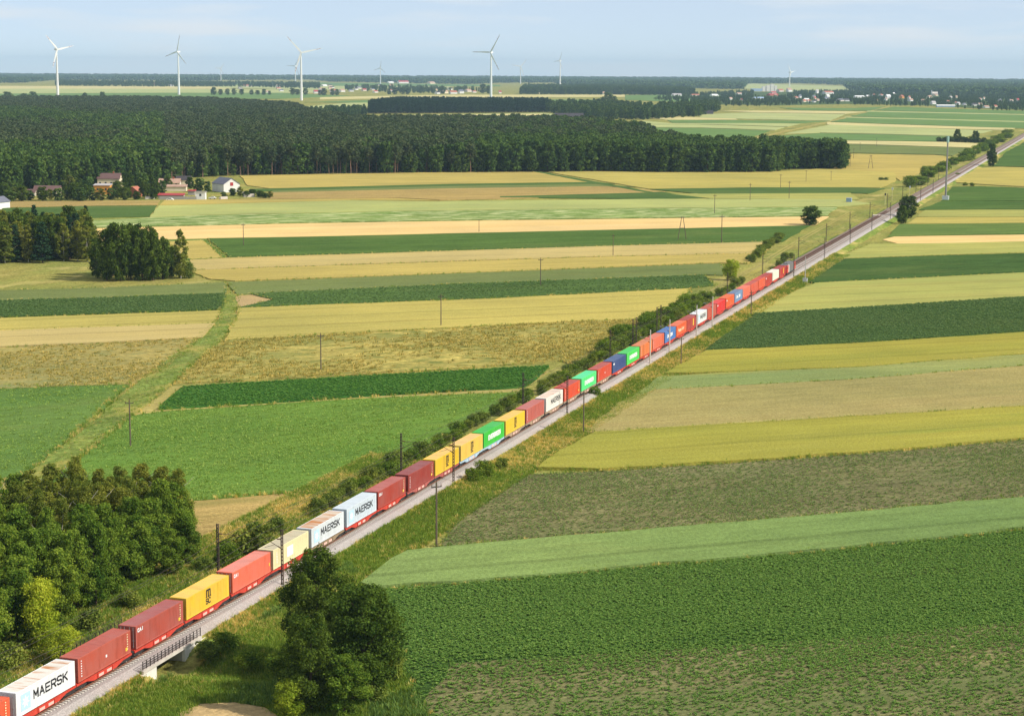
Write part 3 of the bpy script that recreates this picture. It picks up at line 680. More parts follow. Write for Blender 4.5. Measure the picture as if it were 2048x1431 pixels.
GL = dict(M=[[(0, 0), (0, 1), (.5, .3), (1, 1), (1, 0)]], A=[[(0, 0), (.5, 1), (1, 0)], [(.22, .34), (.78, .34)]], E=[[(1, 0), (0, 0), (0, 1), (1, 1)], [(0, .5), (.85, .5)]],
          R=[[(0, 0), (0, 1), (.8, 1), (1, .85), (1, .6), (.8, .46), (0, .46)], [(.5, .46), (1, 0)]], S=[[(0, .12), (.2, 0), (.8, 0), (1, .14), (1, .38), (.8, .5), (.2, .5), (0, .62), (0, .88), (.2, 1), (.8, 1), (1, .88)]],
          K=[[(0, 0), (0, 1)], [(1, 1), (0, .42)], [(.35, .6), (1, 0)]], V=[[(0, 1), (.5, 0), (1, 1)]], G=[[(1, .85), (.8, 1), (.2, 1), (0, .8), (0, .2), (.2, 0), (.8, 0), (1, .2), (1, .48), (.55, .48)]],
          N=[[(0, 0), (0, 1), (1, 0), (1, 1)]], C=[[(1, .85), (.8, 1), (.2, 1), (0, .8), (0, .2), (.2, 0), (.8, 0), (1, .15)]], I=[[(.5, 0), (.5, 1)]])
GLC = {}
def letters(s, h, wd_, th, gap):
    k = (s, h, wd_)
    if k in GLC: return GLC[k]
    mb = MB(); adv = wd_ + gap; x0 = -(adv * len(s) - gap) / 2; q = 0
    for i, ch in enumerate(s):
        for line in GL.get(ch, []):
            for a, b in zip(line, line[1:]):
                A = np.array([x0 + i * adv + a[0] * wd_, (a[1] - .5) * (h - th)]); B = np.array([x0 + i * adv + b[0] * wd_, (b[1] - .5) * (h - th)])
                d = (B - A) / np.hypot(*(B - A)); nrm = np.array([-d[1], d[0]]) * th / 2; A = A - d * th * .45; B = B + d * th * .45; q += 1; y = -.004 - .0004 * (q % 9)
                P4 = [A - nrm, B - nrm, B + nrm, A + nrm]
                mb.add([(p[0], y, p[1]) for p in P4] + [(p[0], .004, p[1]) for p in P4], [(0, 1, 2, 3), (0, 4, 5, 1), (1, 5, 6, 2), (2, 6, 7, 3), (3, 7, 4, 0)])
    GLC[k] = mb.mesh('lettering'); return GLC[k]
TEXT = {}
def text_mesh(s, size, bold=0., sx=1.):
    k = (s, size, bold, sx)
    if k in TEXT: return TEXT[k]
    c = bpy.data.curves.new('lettering', 'FONT'); c.body = s; c.size = size; c.align_x = 'CENTER'; c.align_y = 'CENTER'; c.offset = bold; c.extrude = .004; c.resolution_u = 3
    o = bpy.data.objects.new('tmp', c); COL.objects.link(o); bpy.context.view_layer.update()
    me = bpy.data.meshes.new_from_object(o.evaluated_get(bpy.context.evaluated_depsgraph_get())); bpy.data.objects.remove(o)
    me.transform(Matrix.Rotation(math.pi / 2, 4, 'X') @ Matrix.Diagonal((sx, 1, 1, 1))); me.name = 'lettering'; TEXT[k] = me
    return me
def star_mesh(n, r0, r1):
    v = [(0, 0, 0)] + [((r1 if i % 2 else r0) * math.sin(math.pi * i / n), 0, (r1 if i % 2 else r0) * math.cos(math.pi * i / n)) for i in range(2 * n)]
    return MB().add(v, [(0, 1 + i, 1 + (i + 1) % (2 * n)) for i in range(2 * n)]).mesh('star')
STAR = star_mesh(7, .78, .34); PANEL = MB().box(-.95, .95, -.004, .004, -.95, .95).mesh('blue_panel')
mk = MB()
for i in range(7): mk.box(-.1, .1, -.004, .004, .9 - i * .3 - R.uniform(.1, .2), .9 - i * .3)
MARK = mk.mesh('marking')
mm_ = MB().box(-.62, -.42, -.004, .004, 0, 1.0).box(-.1, .1, -.004, .004, 0, .93).box(.42, .62, -.004, .004, 0, 1.0).box(-.62, .5, -.004, .004, .86, 1.08).box(-.75, -.42, -.004, .004, 0, .16).box(-.22, .2, -.004, .004, 0, .16).box(.3, .74, -.004, .004, 0, .16)
MLOGO = mm_.mesh('lettering')
PATCH = MB().box(-.5, .5, -.004, .004, -.5, .5).mesh('patch')
ink = {k: plain('paint_' + k, v, .6, .04, 3) for k, v in dict(black=C(34, 34, 40), white=C(250, 250, 248), pale=C(190, 222, 238), yellow=C(250, 205, 60), cream=C(255, 236, 190)).items()}
dark_end = {}
YO = -WID / 2 - .008
def put(me, x, z, mat, parent, name='lettering', sc_=(1, 1, 1)):
    o = obj(name, me, parent, ink[mat]); o.location = (x, YO, z); o.scale = sc_; return o
W_, RD, YL, GR = 'white', 'dark red', 'yellow', 'green'
# (colour, roof colour, rust, doors, decoration, wagon colour key, label)
BX = [((200, 84, 50), None, 0, 1, ['markr'], 'red', 'orange red container cut off by the lower left corner'),
      ((216, 217, 214), (214, 206, 194), .35, 1, ['maersk', 'star'], 'red', 'white container with black lettering and blue star panel at the lower left corner'),
      ((170, 80, 62), (168, 84, 70), 0, 0, ['markl', 'markr', 'dot'], 'red', 'brick red container just before the bridge railing'),
      ((164, 78, 64), (156, 88, 84), 0, 1, ['cai', 'markr'], 'red', 'maroon container with small white lettering passing over the bridge'),
      ((250, 200, 62), (248, 206, 100), 0, 0, ['msc'], 'red', 'yellow container with black stacked logo just past the bridge'),
      ((216, 104, 78), (208, 130, 114), 0, 1, ['cai', 'markr2'], 'red', 'salmon red container between yellow and cream ones near the bridge'),
      ((252, 230, 180), (206, 194, 162), .12, 1, ['patch'], 'red', 'cream container with a white patch on its side'),
      ((226, 230, 232), (224, 206, 184), .8, 1, ['maersk', 'star'], 'rust', 'white container with rust striped roof and black lettering'),
      ((216, 226, 234), (214, 224, 230), 0, 1, ['maersk', 'star'], 'red', 'clean pale container with black lettering beside the rust roofed one'),
      ((158, 62, 48), (170, 96, 88), 0, 0, ['cai', 'markr'], 'red', 'dark red container with small white lettering after the clean pale one'),
      ((146, 56, 46), (138, 76, 74), 0, 0, ['markl', 'markr'], 'pink', 'dark maroon container directly behind the two adjoining yellow ones'),
      ((250, 202, 50), (246, 200, 110), 0, 0, ['msc'], 'pink', 'yellow container marked by a mast shadow, rearmost of the two adjoining yellow ones'),
      ((248, 204, 90), (246, 200, 124), 0, 1, ['msc'], 'blue', 'yellow container between another yellow one and a green one'),
      ((58, 178, 56), (60, 170, 72), 0, 0, ['ever'], 'blue', 'bright green container with white lettering between two yellow ones'),
      ((250, 204, 54), (246, 200, 104), 0, 0, ['msc'], 'tan', 'yellow container farthest along the train, ahead of the nearest green one'),
      ((176, 92, 80), (176, 104, 96), 0, 0, ['markl'], 'tan', 'dusty rose container between yellow and white ones'),
      ((246, 238, 228), (240, 216, 194), .1, 0, ['maersk'], 'tan', 'white container with cream roof between two reddish ones mid train'),
      ((200, 72, 36), (170, 76, 68), 0, 0, ['markl', 'markr'], 'tan', 'orange red container between the white and the mint green ones'),
      ((84, 206, 120), (86, 204, 142), 0, 0, ['ever2'], 'tan', 'mint green container with a white band of lettering'),
      ((194, 72, 44), (166, 84, 76), 0, 0, ['markl', 'dot'], 'tan', 'rust red container between mint green and navy blue ones'),
      ((60, 78, 122), (74, 92, 128), 0, 0, ['smalll'], 'red', 'navy blue container mid train'),
      ((74, 196, 84), (72, 182, 92), 0, 0, ['ever'], 'red', 'green container between navy blue and orange ones'),
      ((234, 134, 74), (226, 140, 96), .1, 0, ['markl'], 'red', 'pale orange container just ahead of the farthest green one'),
      ((206, 104, 76), (200, 112, 88), 0, 0, ['markl'], 'red', 'terracotta container behind the mid blue one'),
      ((74, 118, 176), (80, 112, 166), 0, 0, ['cma'], 'red', 'mid blue container with white lettering beside a pale mast'),
      ((240, 108, 56), (232, 122, 86), 0, 0, ['hapag'], 'red', 'bright orange container with slanting pale lettering'),
      ((168, 68, 56), (160, 78, 70), 0, 0, ['yband'], 'red', 'brownish red container with an upright yellow mark, behind a white one'),
      ((240, 240, 236), (236, 238, 240), 0, 0, ['maersk', 'star'], 'red', 'white container with dark lettering farthest along but one among white ones'),
      ((184, 84, 60), (176, 84, 68), 0, 0, [], 'red', 'brown red container between white and scarlet ones'),
      ((230, 58, 54), (226, 78, 72), 0, 0, ['smalll'], 'red', 'scarlet container in the far half of the train'),
      ((238, 110, 56), (234, 118, 72), 0, 0, ['smalll'], 'red', 'orange container between scarlet and grey blue ones'),
      ((112, 138, 170), (104, 120, 146), 0, 0, ['cma'], 'red', 'grey blue container with white lettering in the far half'),
      ((214, 108, 82), (212, 114, 92), 0, 0, ['markl'], 'red', 'salmon container just ahead of the grey blue one'),
      ((196, 88, 64), (176, 82, 70), 0, 0, [], 'red', 'terracotta container second ahead of the grey blue one'),
      ((204, 88, 54), (184, 80, 66), 0, 0, [], 'red', 'orange brown container third ahead of the grey blue one'),
      ((170, 64, 54), (160, 66, 60), 0, 0, ['smalll'], 'red', 'dark red container just behind the cream white one near the locomotive'),
      ((250, 240, 222), (248, 234, 216), 0, 0, [], 'red', 'cream white container second behind the locomotive'),
      ((172, 60, 48), (150, 62, 58), 0, 0, ['yband'], 'red', 'dark red container with yellow mark coupled to the locomotive')]
SOBS = [157.6, 171.0, 183.9, 197.4, 210.5, 223.8, 236.7, 250.0, 263.4, 276.4, 290.0, 303.1, 316.5, 329.4, 342.6, 355.9, 369.6, 383.0, 396.5, 409.9, 423.2, 436.5, 449.8,
        462.8, 476.2, 489.3, 502.2, 515.7, 528.8, 541.9, 555.3, 568.5, 581.5, 594.6, 607.7, 620.4, 633.5, 647.0]
WCOL = {k: plain('wagon_' + k, C(*v), .6, .18, 1.2) for k, v in dict(red=(204, 66, 48), rust=(150, 128, 100), pink=(178, 92, 84), blue=(176, 202, 220), tan=(176, 150, 124)).items()}
axle = plain('bogie_black', C(52, 48, 46), .8, .2, 3); buf = plain('buffer_grey', C(90, 86, 84), .6)
deckz = 1.15
sill = MB()
prof = [(-6.4, 1.02), (-6.4, .78), (-4.2, .74), (-2.6, .34), (2.6, .34), (4.2, .74), (6.4, .78), (6.4, 1.02)]
sill.prism([(a, b) for a, b in prof], 'y', -.06, .06)
SILL = sill.mesh('side_sill')
cr_ = MB().box(-6.4, 6.4, -.25, .25, .72, .98)
for x in (-6.2, -4.9, -2.4, 0, 2.4, 4.9, 6.2): cr_.box(x - .12, x + .12, -1.055, 1.055, .86, 1.1)
for x in (-1.7, 1.7): cr_.box(x - .1, x + .1, -1.26, -1.182, .4, 1.0)
CROSS = cr_.mesh('underframe')
bg_ = MB()
for y in (-1.02, .9): bg_.prism([(-1.25, .42), (-1.25, .6), (-.3, .66), (.3, .66), (1.25, .6), (1.25, .42), (.5, .26), (-.5, .26)], 'y', y, y + .12)
bg_.box(-.2, .2, -.9, .9, .4, .68)
BOGIE = bg_.mesh('bogie')
WH = MB()
for y in (-.82, .69): WH.tube((0, y, .46), (0, y + .13, .46), .46, .46, 14)
WH.tube((0, -.8, .46), (0, .8, .46), .08, .08, 6)
WHEEL = WH.mesh('wheelset', axle)
BUF = MB()
BUF.tube((0, 0, 1.0), (.42, 0, 1.0), .1, .1, 8).tube((.42, 0, 1.0), (.47, 0, 1.0), .24, .24, 10)
BUFM = BUF.mesh('buffer', buf)
PLATE = MB().box(-.55, .55, -.005, .005, -.17, .17).mesh('plate')
pl_m = plain('pale_plate', C(236, 190, 176), .6, .1, 4)
for i, (c, rc, rust, doors, deco, wc, label) in enumerate(BX):
    s = SOBS[i] + LEN / 2
    wg = tag(empty('container_wagon', w(s, 0, RZ), TRACK_ROT), '%s flat wagon under the %s' % (dict(red='red', rust='rusty grey', pink='dull red', blue='pale blue', tan='tan')[wc], label.split(' just ')[0].split(' with ')[0]), 'wagon', 'wagons of the freight train')
    wg['label'] = ' '.join((dict(red='red', rust='rusty', pink='dull red', blue='pale blue', tan='tan')[wc] + ' wagon under the ' + label).split()[:16])
    obj('side_sill', SILL, wg, WCOL[wc]).location.y = -1.12; obj('side_sill', SILL, wg, WCOL[wc]).location.y = 1.12; obj('underframe', CROSS, wg, WCOL[wc])
    for bx_ in (-5.2, 5.2):
        b = obj('bogie', BOGIE, wg, axle); b.location = (bx_, 0, 0)
        for q in (-.9, .9): wh = obj('wheelset', WHEEL, b); wh.location = (q, 0, 0)
    for q in (-1, 1):
        for y in (-.87, .87): bf = obj('buffer', BUFM, wg); bf.location = (q * 6.2, y, -.12); bf.scale = (q, 1, 1)
    if i < 24:
        for q in (-.9, .95): pp = obj('plate', PLATE, wg, pl_m); pp.location = (q, -1.19, .62)
    bxc = box_mat('container_paint', C(*c, 1.28 if max(c) < 220 else .95)); rfm = box_mat('roof_paint', C(*(rc or tuple(min(255, x + 8) for x in c)), 1.15 if max(c) < 220 else .9), True, rust)
    e = tag(empty('shipping_container', w(s, 0, RZ + deckz), TRACK_ROT), label, 'container', 'containers of the freight train')
    obj('frame', FRAME, e, bxc); obj('roof', ROOF, e, rfm)
    o = obj('side_wall', SIDE, e, bxc); o.location = (0, -WID / 2 + .005, 0)
    o = obj('side_wall', SIDE, e, bxc); o.location = (0, WID / 2 - .005, 0); o.rotation_euler = (0, 0, math.pi)
    o = obj('end_wall', ENDW, e, bxc); o.location = (LEN / 2 - .005, 0, 0); o.rotation_euler = (0, 0, math.pi)
    if doors:
        for q in (0, 1):
            o = obj('door', DOOR, e, bxc); o.location = (-LEN / 2 + .02, q * 1.09, 0)
        for y in (-.85, -.35, .35, .85): o = obj('locking_rod', ROD, e, rod_m); o.location = (-LEN / 2 - .03, y, 0)
    else:
        o = obj('end_wall', ENDW, e, bxc); o.location = (-LEN / 2 + .005, 0, 0)
    for d in deco:
        if d == 'maersk': put(letters('MAERSK', 1.12, .86, .2, .36), .95, 1.66, 'black', e)
        elif d == 'star': put(PANEL, -4.2, 1.42, 'pale', e, 'blue_panel'); o = put(STAR, -4.2, 1.42, 'white', e, 'star'); o.location.y = YO - .008
        elif d == 'msc': put(MLOGO, .1, 1.5, 'black', e); put(letters('SC', .8, .5, .15, .22), .02, 1.0, 'black', e)
        elif d == 'cai': put(letters('CAI', .5, .34, .14, .16), -4.95, 2.3, 'white', e)
        elif d in ('ever', 'ever2'): put(letters('EVERGREEN', 1.0, .56, .25, .26), .2, 1.5, 'white', e)
        elif d == 'hapag': put(text_mesh('Hapag-Lloyd', 1.35, .02, 1.05), -.5, 1.45, 'cream', e)
        elif d == 'cma': put(letters('CMA CGM', .95, .62, .25, .26), -.6, 1.5, 'white', e)
        elif d == 'patch': put(PATCH, -.4, 1.5, 'white', e, 'patch', (2.1, 1, 1.5)); put(MARK, -4.9, 1.6, 'white', e, 'marking', (1.5, 1, .8))
        elif d == 'dot': put(PATCH, .3, 1.35, 'white', e, 'patch', (.32, 1, .32))
        elif d == 'markl': put(MARK, -5.35, 1.6, 'white', e, 'marking')
        elif d == 'markr': put(MARK, 5.3, 1.7, 'cream', e, 'marking'); put(PATCH, 5.05, .75, 'yellow', e, 'patch', (.45, 1, .4))
        elif d == 'markr2': put(PATCH, 5.5, 1.2, 'yellow', e, 'patch', (.25, 1, .45))
        elif d == 'smalll': put(PATCH, -4.9, 2.1, 'white', e, 'patch', (1.1, 1, .4))
        elif d == 'yband': put(PATCH, 1.8, 1.5, 'yellow', e, 'patch', (1.1, 1, 1.9))

# locomotive
red_p = plain('loco_red', C(214, 66, 60), .4, .05, 1); whi_p = plain('loco_white', C(236, 232, 222), .4, .05, 1); gry_p = plain('loco_roof', C(120, 116, 114), .6, .1, 1); gl = plain('cab_glass', C(40, 48, 56), .1, .05, 1)
s0 = 647.0 + LEN + .9; LL = 18.6
lc = tag(empty('locomotive', w(s0 + LL / 2, 0, RZ), TRACK_ROT), 'red, white and grey electric locomotive at the head of the freight train', 'locomotive')
pr = [(-LL / 2, 1.1), (-LL / 2, 1.9), (-LL / 2 + .9, 3.75), (LL / 2 - .9, 3.75), (LL / 2, 1.9), (LL / 2, 1.1)]
def slab(x0, x1, y=1.49): return MB().prism([(x0, 1.1), (x0, 3.75), (x1, 3.75), (x1, 1.1)], 'y', -y, y)
MB().prism([(-LL / 2, 1.1), (-LL / 2, 1.9), (-LL / 2 + .9, 3.75), (-5.6, 3.75), (-5.6, 1.1)], 'y', -1.49, 1.49).build('cab', red_p, parent=lc)
MB().prism([(5.6, 1.1), (5.6, 3.75), (LL / 2 - .9, 3.75), (LL / 2, 1.9), (LL / 2, 1.1)], 'y', -1.49, 1.49).build('cab', red_p, parent=lc)
slab(-5.6, -3.9, 1.485).build('body_panel', whi_p, parent=lc); slab(-3.9, 5.6, 1.48).build('body', gry_p, parent=lc)
MB().box(-8.3, 8.3, -1.2, 1.2, 3.75, 3.95).box(-4, 4, -.8, .8, 3.95, 4.15).build('roof', gry_p, parent=lc)
MB().box(-8.6, 8.6, -1.3, 1.3, .55, 1.1).build('underframe', axle, parent=lc)
for q in (-1, 1):
    MB().box(q * 7.6 - .5, q * 7.6 + .5, -1.5, 1.5, 2.5, 3.2).build('side_window', gl, parent=lc)
    ws = MB().add([(q * (LL / 2 - .22), -1.2, 2.4), (q * (LL / 2 - .22), 1.2, 2.4), (q * (LL / 2 - .68), 1.15, 3.4), (q * (LL / 2 - .68), -1.15, 3.4)], [(0, 1, 2, 3)]); ws.build('windscreen', gl, parent=lc)
    b = obj('bogie', BOGIE, lc, axle); b.location = (q * 5.2, 0, .1); b.scale = (1.3, 1.1, 1.1)
    for r_ in (-.9, .9): wh = obj('wheelset', WHEEL, b); wh.location = (r_, 0, 0)
    pg = MB().tube((q * 5, -.6, 4.1), (q * 3.4, -.4, 4.9), .05, .05, 5).tube((q * 5, .6, 4.1), (q * 3.4, .4, 4.9), .05, .05, 5).tube((q * 3.4, -.4, 4.9), (q * 4.6, -.4, 5.5), .04, .04, 5).tube((q * 3.4, .4, 4.9), (q * 4.6, .4, 5.5), .04, .04, 5).box(q * 4.6 - .15, q * 4.6 + .15, -.8, .8, 5.47, 5.53)
    pg.build('pantograph', steel_d, parent=lc)
# ------------------------------------------------------------------ trees
def shape_round(u): return np.sin(np.pi * (.10 + .82 * u)) ** .6
def shape_birch(u): return np.sin(np.pi * (.12 + .80 * u)) ** .9 * (1.08 - .45 * u)
def shape_leafy(u): return np.sin(np.pi * (.14 + .80 * u)) ** .8 * (1.05 - .25 * u)
def shape_pine(u): return np.sin(np.pi * (.2 + .72 * u)) ** .7
def shape_cone(u): return 1.05 - .95 * u
def crown(name, seed, H, z0, rad, prof, nl, lr, n, leaf, mat, flat=.85, up=.3, spread=.85, out=.1):
    r = np.random.default_rng(seed)
    u = np.linspace(.02, .98, nl) + r.uniform(-.03, .03, nl); P = np.clip(prof(np.clip(u, 0, 1)), .12, 1.2) * rad
    a = np.arange(nl) * 2.399 + r.uniform(-.5, .5, nl); q = P * np.sqrt(r.uniform(.08, 1, nl)) * spread
    lrad = lr * rad * r.uniform(.65, 1.3, nl) * (.55 + .5 * P / rad)
    cz = np.minimum(z0 + (H - z0) * u, H - lrad * flat * .9); cz = np.maximum(cz, z0 * .6 + lrad * .3)
    c = np.stack([q * np.cos(a), q * np.sin(a), cz], 1)
    li = r.choice(nl, n, p=lrad ** 2 / (lrad ** 2).sum())
    d = r.normal(size=(n, 3)); d[:, 2] += up; d /= np.linalg.norm(d, axis=1)[:, None]
    rho = r.uniform(.3, 1, n) ** .45 * (1 + .15 * r.normal(size=n)) + np.where(r.random(n) < out, r.uniform(.1, .6, n), 0)
    pos = c[li] + d * (lrad[li] * rho)[:, None] * np.array([1, 1, flat])
    nr = d * .7 + r.normal(size=(n, 3)) * .55 + np.array([0, 0, .35]); nr /= np.linalg.norm(nr, axis=1)[:, None]
    t = np.cross(nr, r.normal(size=(n, 3))); t /= np.linalg.norm(t, axis=1)[:, None]; b = np.cross(nr, t)
    s = (leaf * r.uniform(.55, 1.35, n))[:, None]
    V = np.stack([pos - t * s, pos - b * s * .62 + nr * s * .12, pos + t * s, pos + b * s * .62 + nr * s * .12], 1).reshape(-1, 3)
    me = bpy.data.meshes.new(name); me.vertices.add(4 * n); me.vertices.foreach_set('co', V.astype(np.float32).ravel())
    me.loops.add(4 * n); me.loops.foreach_set('vertex_index', np.arange(4 * n, dtype=np.int32)); me.polygons.add(n)
    me.polygons.foreach_set('loop_start', np.arange(0, 4 * n, 4, dtype=np.int32))
    tint = np.clip(.5 + .28 * r.normal(size=n) + (r.uniform(-.3, .3, nl))[li], 0, 1)
    at_ = me.attributes.new('tint', 'FLOAT', 'FACE'); at_.data.foreach_set('value', tint.astype(np.float32))
    me.materials.append(mat); me.update(); return me
def trunk(name, seed, H, r0, mat, limbs=6, z0=.35, reach=.25, top=.85, lean=.03):
    r = random.Random(seed); mb = MB(); p = Vector((0, 0, -.3)); seg = 5; q = []
    for i in range(seg + 1):
        f = i / seg; q.append((Vector((r.uniform(-lean, lean) * H * f, r.uniform(-lean, lean) * H * f, -.3 + H * top * f)), r0 * (1 - .82 * f)))
    for (a, ra), (b, rb) in zip(q, q[1:]): mb.tube(a, b, ra, rb, 7, False)
    for k in range(limbs):
        f = z0 + (.92 - z0) * k / max(1, limbs - 1); j = min(seg - 1, int(f * seg)); a = q[j][0].lerp(q[j + 1][0], f * seg - j)
        an = k * 2.4 + r.uniform(-.4, .4); ln = H * reach * (1.1 - .5 * f)
        mid = a + Vector((math.cos(an) * ln * .55, math.sin(an) * ln * .55, ln * .35)); e = mid + Vector((math.cos(an) * ln * .5, math.sin(an) * ln * .5, ln * .5))
        mb.tube(a, mid, r0 * .34 * (1 - .5 * f), r0 * .2, 5, False); mb.tube(mid, e, r0 * .2, r0 * .06, 5, False)
    return mb.mesh(name, mat)
bark = plain('brown_bark', C(84, 68, 54), .95, .25, 2); bark_b = plain('birch_bark', C(206, 200, 186), .9, .3, 2.5); bark_p = plain('pine_bark', C(160, 128, 104), .95, .2, 1)
LM = dict(oak=leaf_mat('oak_leaves', C(44, 66, 24), C(100, 118, 46)), maple=leaf_mat('maple_leaves', C(60, 96, 32), C(146, 170, 66), .4),
          birch=leaf_mat('birch_leaves', C(92, 112, 42), C(164, 168, 76), .42), lime=leaf_mat('lime_leaves', C(126, 156, 42), C(198, 210, 76), .45),
          pine=leaf_mat('pine_needles', C(56, 76, 46), C(102, 114, 74), .12), forest=leaf_mat('forest_leaves', C(48, 76, 38), C(106, 132, 64), .25),
          forest_b=leaf_mat('forest_leaves_pale', C(56, 86, 42), C(112, 136, 66), .25), dark=leaf_mat('alder_leaves', C(44, 70, 26), C(114, 136, 54), .32),
          shrub=leaf_mat('shrub_leaves', C(74, 100, 42), C(156, 170, 78), .35), spruce=leaf_mat('spruce_needles', C(30, 56, 38), C(62, 88, 56), .1))
# (crown, trunk, natural height, natural radius)
TK = {}
def kind(k, n, H, z0, rad, prof, nl, lr, nleaf, leaf, mat, tm, r0, limbs=6, **kw):
    tz = kw.pop('tz', .35); sd0 = sum(map(ord, k))
    TK[k] = [(crown('crown', sd0 + i, H, z0, rad, prof, nl, lr, nleaf, leaf, LM[mat], **kw), trunk('trunk', sd0 + 50 + i, H, r0, tm, limbs, tz), H, rad) for i in range(n)]
kind('near_oak', 3, 14, 1.2, 4.6, shape_round, 70, .23, 27000, .15, 'dark', bark, .32, 9)
kind('near_maple', 5, 11, .8, 3.3, shape_leafy, 46, .29, 13000, .16, 'maple', bark, .2, 7)
kind('near_birch', 4, 15, 2.5, 2.9, shape_birch, 50, .27, 11000, .14, 'birch', bark_b, .15, 8)
kind('near_lime', 2, 9, .6, 3.1, shape_round, 30, .34, 9000, .16, 'lime', bark, .14, 7)
kind('mid_oak', 5, 17, .8, 5.2, shape_round, 46, .3, 6000, .4, 'dark', bark, .34, 7)
kind('mid_birch', 4, 16, 1.0, 3.2, shape_birch, 40, .3, 4200, .34, 'birch', bark_b, .2, 7)
kind('mid_spruce', 2, 16, 1.0, 3.2, shape_cone, 40, .34, 3400, .34, 'spruce', bark, .22, 2, flat=.5)
kind('shrub', 5, 3.2, .1, 1.9, shape_round, 16, .42, 2600, .15, 'shrub', bark, .07, 6, tz=.1)
kind('dark_shrub', 3, 3.4, .1, 2.0, shape_round, 16, .42, 2600, .15, 'maple', bark, .07, 6, tz=.1)
kind('far_oak', 6, 20, 1.0, 5.0, shape_round, 30, .36, 900, .9, 'forest', bark, .35, 3, out=.02)
kind('far_oak_b', 4, 18, 1.0, 4.6, shape_round, 28, .36, 800, .9, 'forest_b', bark, .3, 3, out=.02)
kind('far_pine', 5, 20, 9.5, 3.9, shape_round, 20, .42, 560, .75, 'pine', bark_p, .26, 3, flat=.8, tz=.6, out=.02)
kind('far_spruce', 2, 19, 2.5, 3.0, shape_cone, 22, .36, 420, .8, 'spruce', bark, .25, 1, flat=.6)
NM = dict(near_oak='alder_tree', near_maple='maple_tree', near_birch='birch_tree', near_lime='lime_tree', mid_oak='oak_tree', mid_birch='birch_tree', mid_spruce='spruce_tree', shrub='shrub', dark_shrub='shrub',
          far_oak='broadleaf_tree', far_oak_b='broadleaf_tree', far_pine='pine_tree', far_spruce='spruce_tree')
def tree(k, xy, H, rad=None, label='', group=None, cat='tree', z=0., i=None, name=None):
    cm, tm, h0, r0 = TK[k][R.randrange(len(TK[k])) if i is None else i]
    e = tag(empty(name or NM[k], (xy[0], xy[1], z), R.uniform(0, 6.28)), label, cat, group)
    kz = H / h0; kr = (rad / r0) if rad else kz * R.uniform(.88, 1.12); e.scale = (kr, kr, kz)
    obj('trunk' if cat == 'tree' else 'stem', tm, e); obj('crown' if cat == 'tree' else 'foliage', cm, e)
    return e
def ptree(k, x, yb, hp, wp, label, group=None, cat='tree', **kw):
    p = at(x, yb); m = mpp(p); return tree(k, p, hp * m * 1.03, wp * m / 2, label, group, cat, **kw)

# big alders right of the bridge
ptree('near_oak', 634, 1330, 226, 146, 'tallest dark leafy tree right of the bridge at the bottom edge', 'dark trees right of the bridge', i=0)
ptree('near_oak', 728, 1394, 222, 168, 'broad dark tree with bare lower trunk beside the green crop', 'dark trees right of the bridge', i=1)
ptree('near_oak', 622, 1425, 190, 124, 'lower dark tree on the left of the tall one right of the bridge', 'dark trees right of the bridge', i=2)
ptree('near_maple', 690, 1432, 120, 100, 'small dark tree in front of the big trees at the bottom edge', 'dark trees right of the bridge')
ptree('near_oak', 682, 1352, 150, 120, 'dark tree between the tall and the broad one right of the bridge', 'dark trees right of the bridge', i=1)
ptree('near_lime', 578, 1436, 78, 70, 'yellow green shrub left of the big dark trees at the bottom', cat='shrub', name='shrub')
ptree('shrub', 788, 1362, 72, 50, 'pale flowering shrub at the right foot of the big dark trees', cat='shrub')
for x, y, h, wd_, lb in ((745, 1405, 40, 60, 'low green shrub under the broad tree'), (412, 1312, 30, 50, 'shrub on the slope right of the bridge'), (448, 1300, 34, 64, 'dark shrub in the shadow right of the bridge'), (500, 1330, 30, 60, 'dark shrub in the shadow left of the tall tree'), (560, 1350, 46, 60, 'dark shrub at the left foot of the tall tree'),
                         (968, 955, 34, 46, 'dark shrub on the right slope by the thin green crop'), (945, 966, 30, 36, 'dark shrub left of another on the right slope'), (1005, 938, 22, 30, 'small shrub on the right slope below the green container'),
                         (1190, 797, 24, 26, 'dark shrub right of the track by a white post'), (640, 1140, 26, 34, 'small shrub on the slope above the tall tree')):
    ptree('dark_shrub' if 'dark' in lb else 'shrub', x, y, h, wd_, lb, cat='shrub')
# copse at the lower left
cop = [at(*p)[:2] for p in ((-90, 1345), (30, 1300), (150, 1248), (250, 1188), (345, 1140), (366, 1118), (352, 1082), (240, 1072), (100, 1085), (-90, 1110))]
front = [at(*p)[:2] for p in ((-90, 1345), (30, 1300), (150, 1248), (250, 1188), (345, 1140), (372, 1122), (345, 1112), (200, 1160), (-90, 1230))]
for p in fill(cop, 4.0, .42, 3):
    f = inside(front, [p])[0]; ex = px((p[0], p[1], 0))[0]
    if f or ex < 60 and R.random() < .5: tree('near_maple', p, R.uniform(9.5, 13.5), R.uniform(2.9, 3.9), 'round dark green tree in the front of the lower left copse', 'leafy trees of the lower left copse')
    else: tree('near_birch', p, R.uniform(11, 14), R.uniform(2.4, 3.3), 'pale trunked birch in the back of the lower left copse', 'birches of the lower left copse')
for x, y, h in ((372, 1128, 95), (340, 1150, 90), (365, 1100, 120)):
    ptree('near_maple', x, y, h, 62, 'round dark green tree in the front of the lower left copse', 'leafy trees of the lower left copse')
ptree('near_lime', 82, 1296, 132, 84, 'bright yellow green tree in front of the lower left copse', i=0)
ptree('near_lime', 120, 1325, 70, 80, 'yellow green bush below the bright tree left of the train', cat='shrub', name='shrub', i=1)
for x, y, h, wd_ in ((180, 1262, 40, 60), (20, 1340, 50, 70), (262, 1215, 34, 50)): ptree('shrub', x, y, h, wd_, 'low green bush on the grassy bank left of the train', 'bushes on the near left bank', 'shrub')
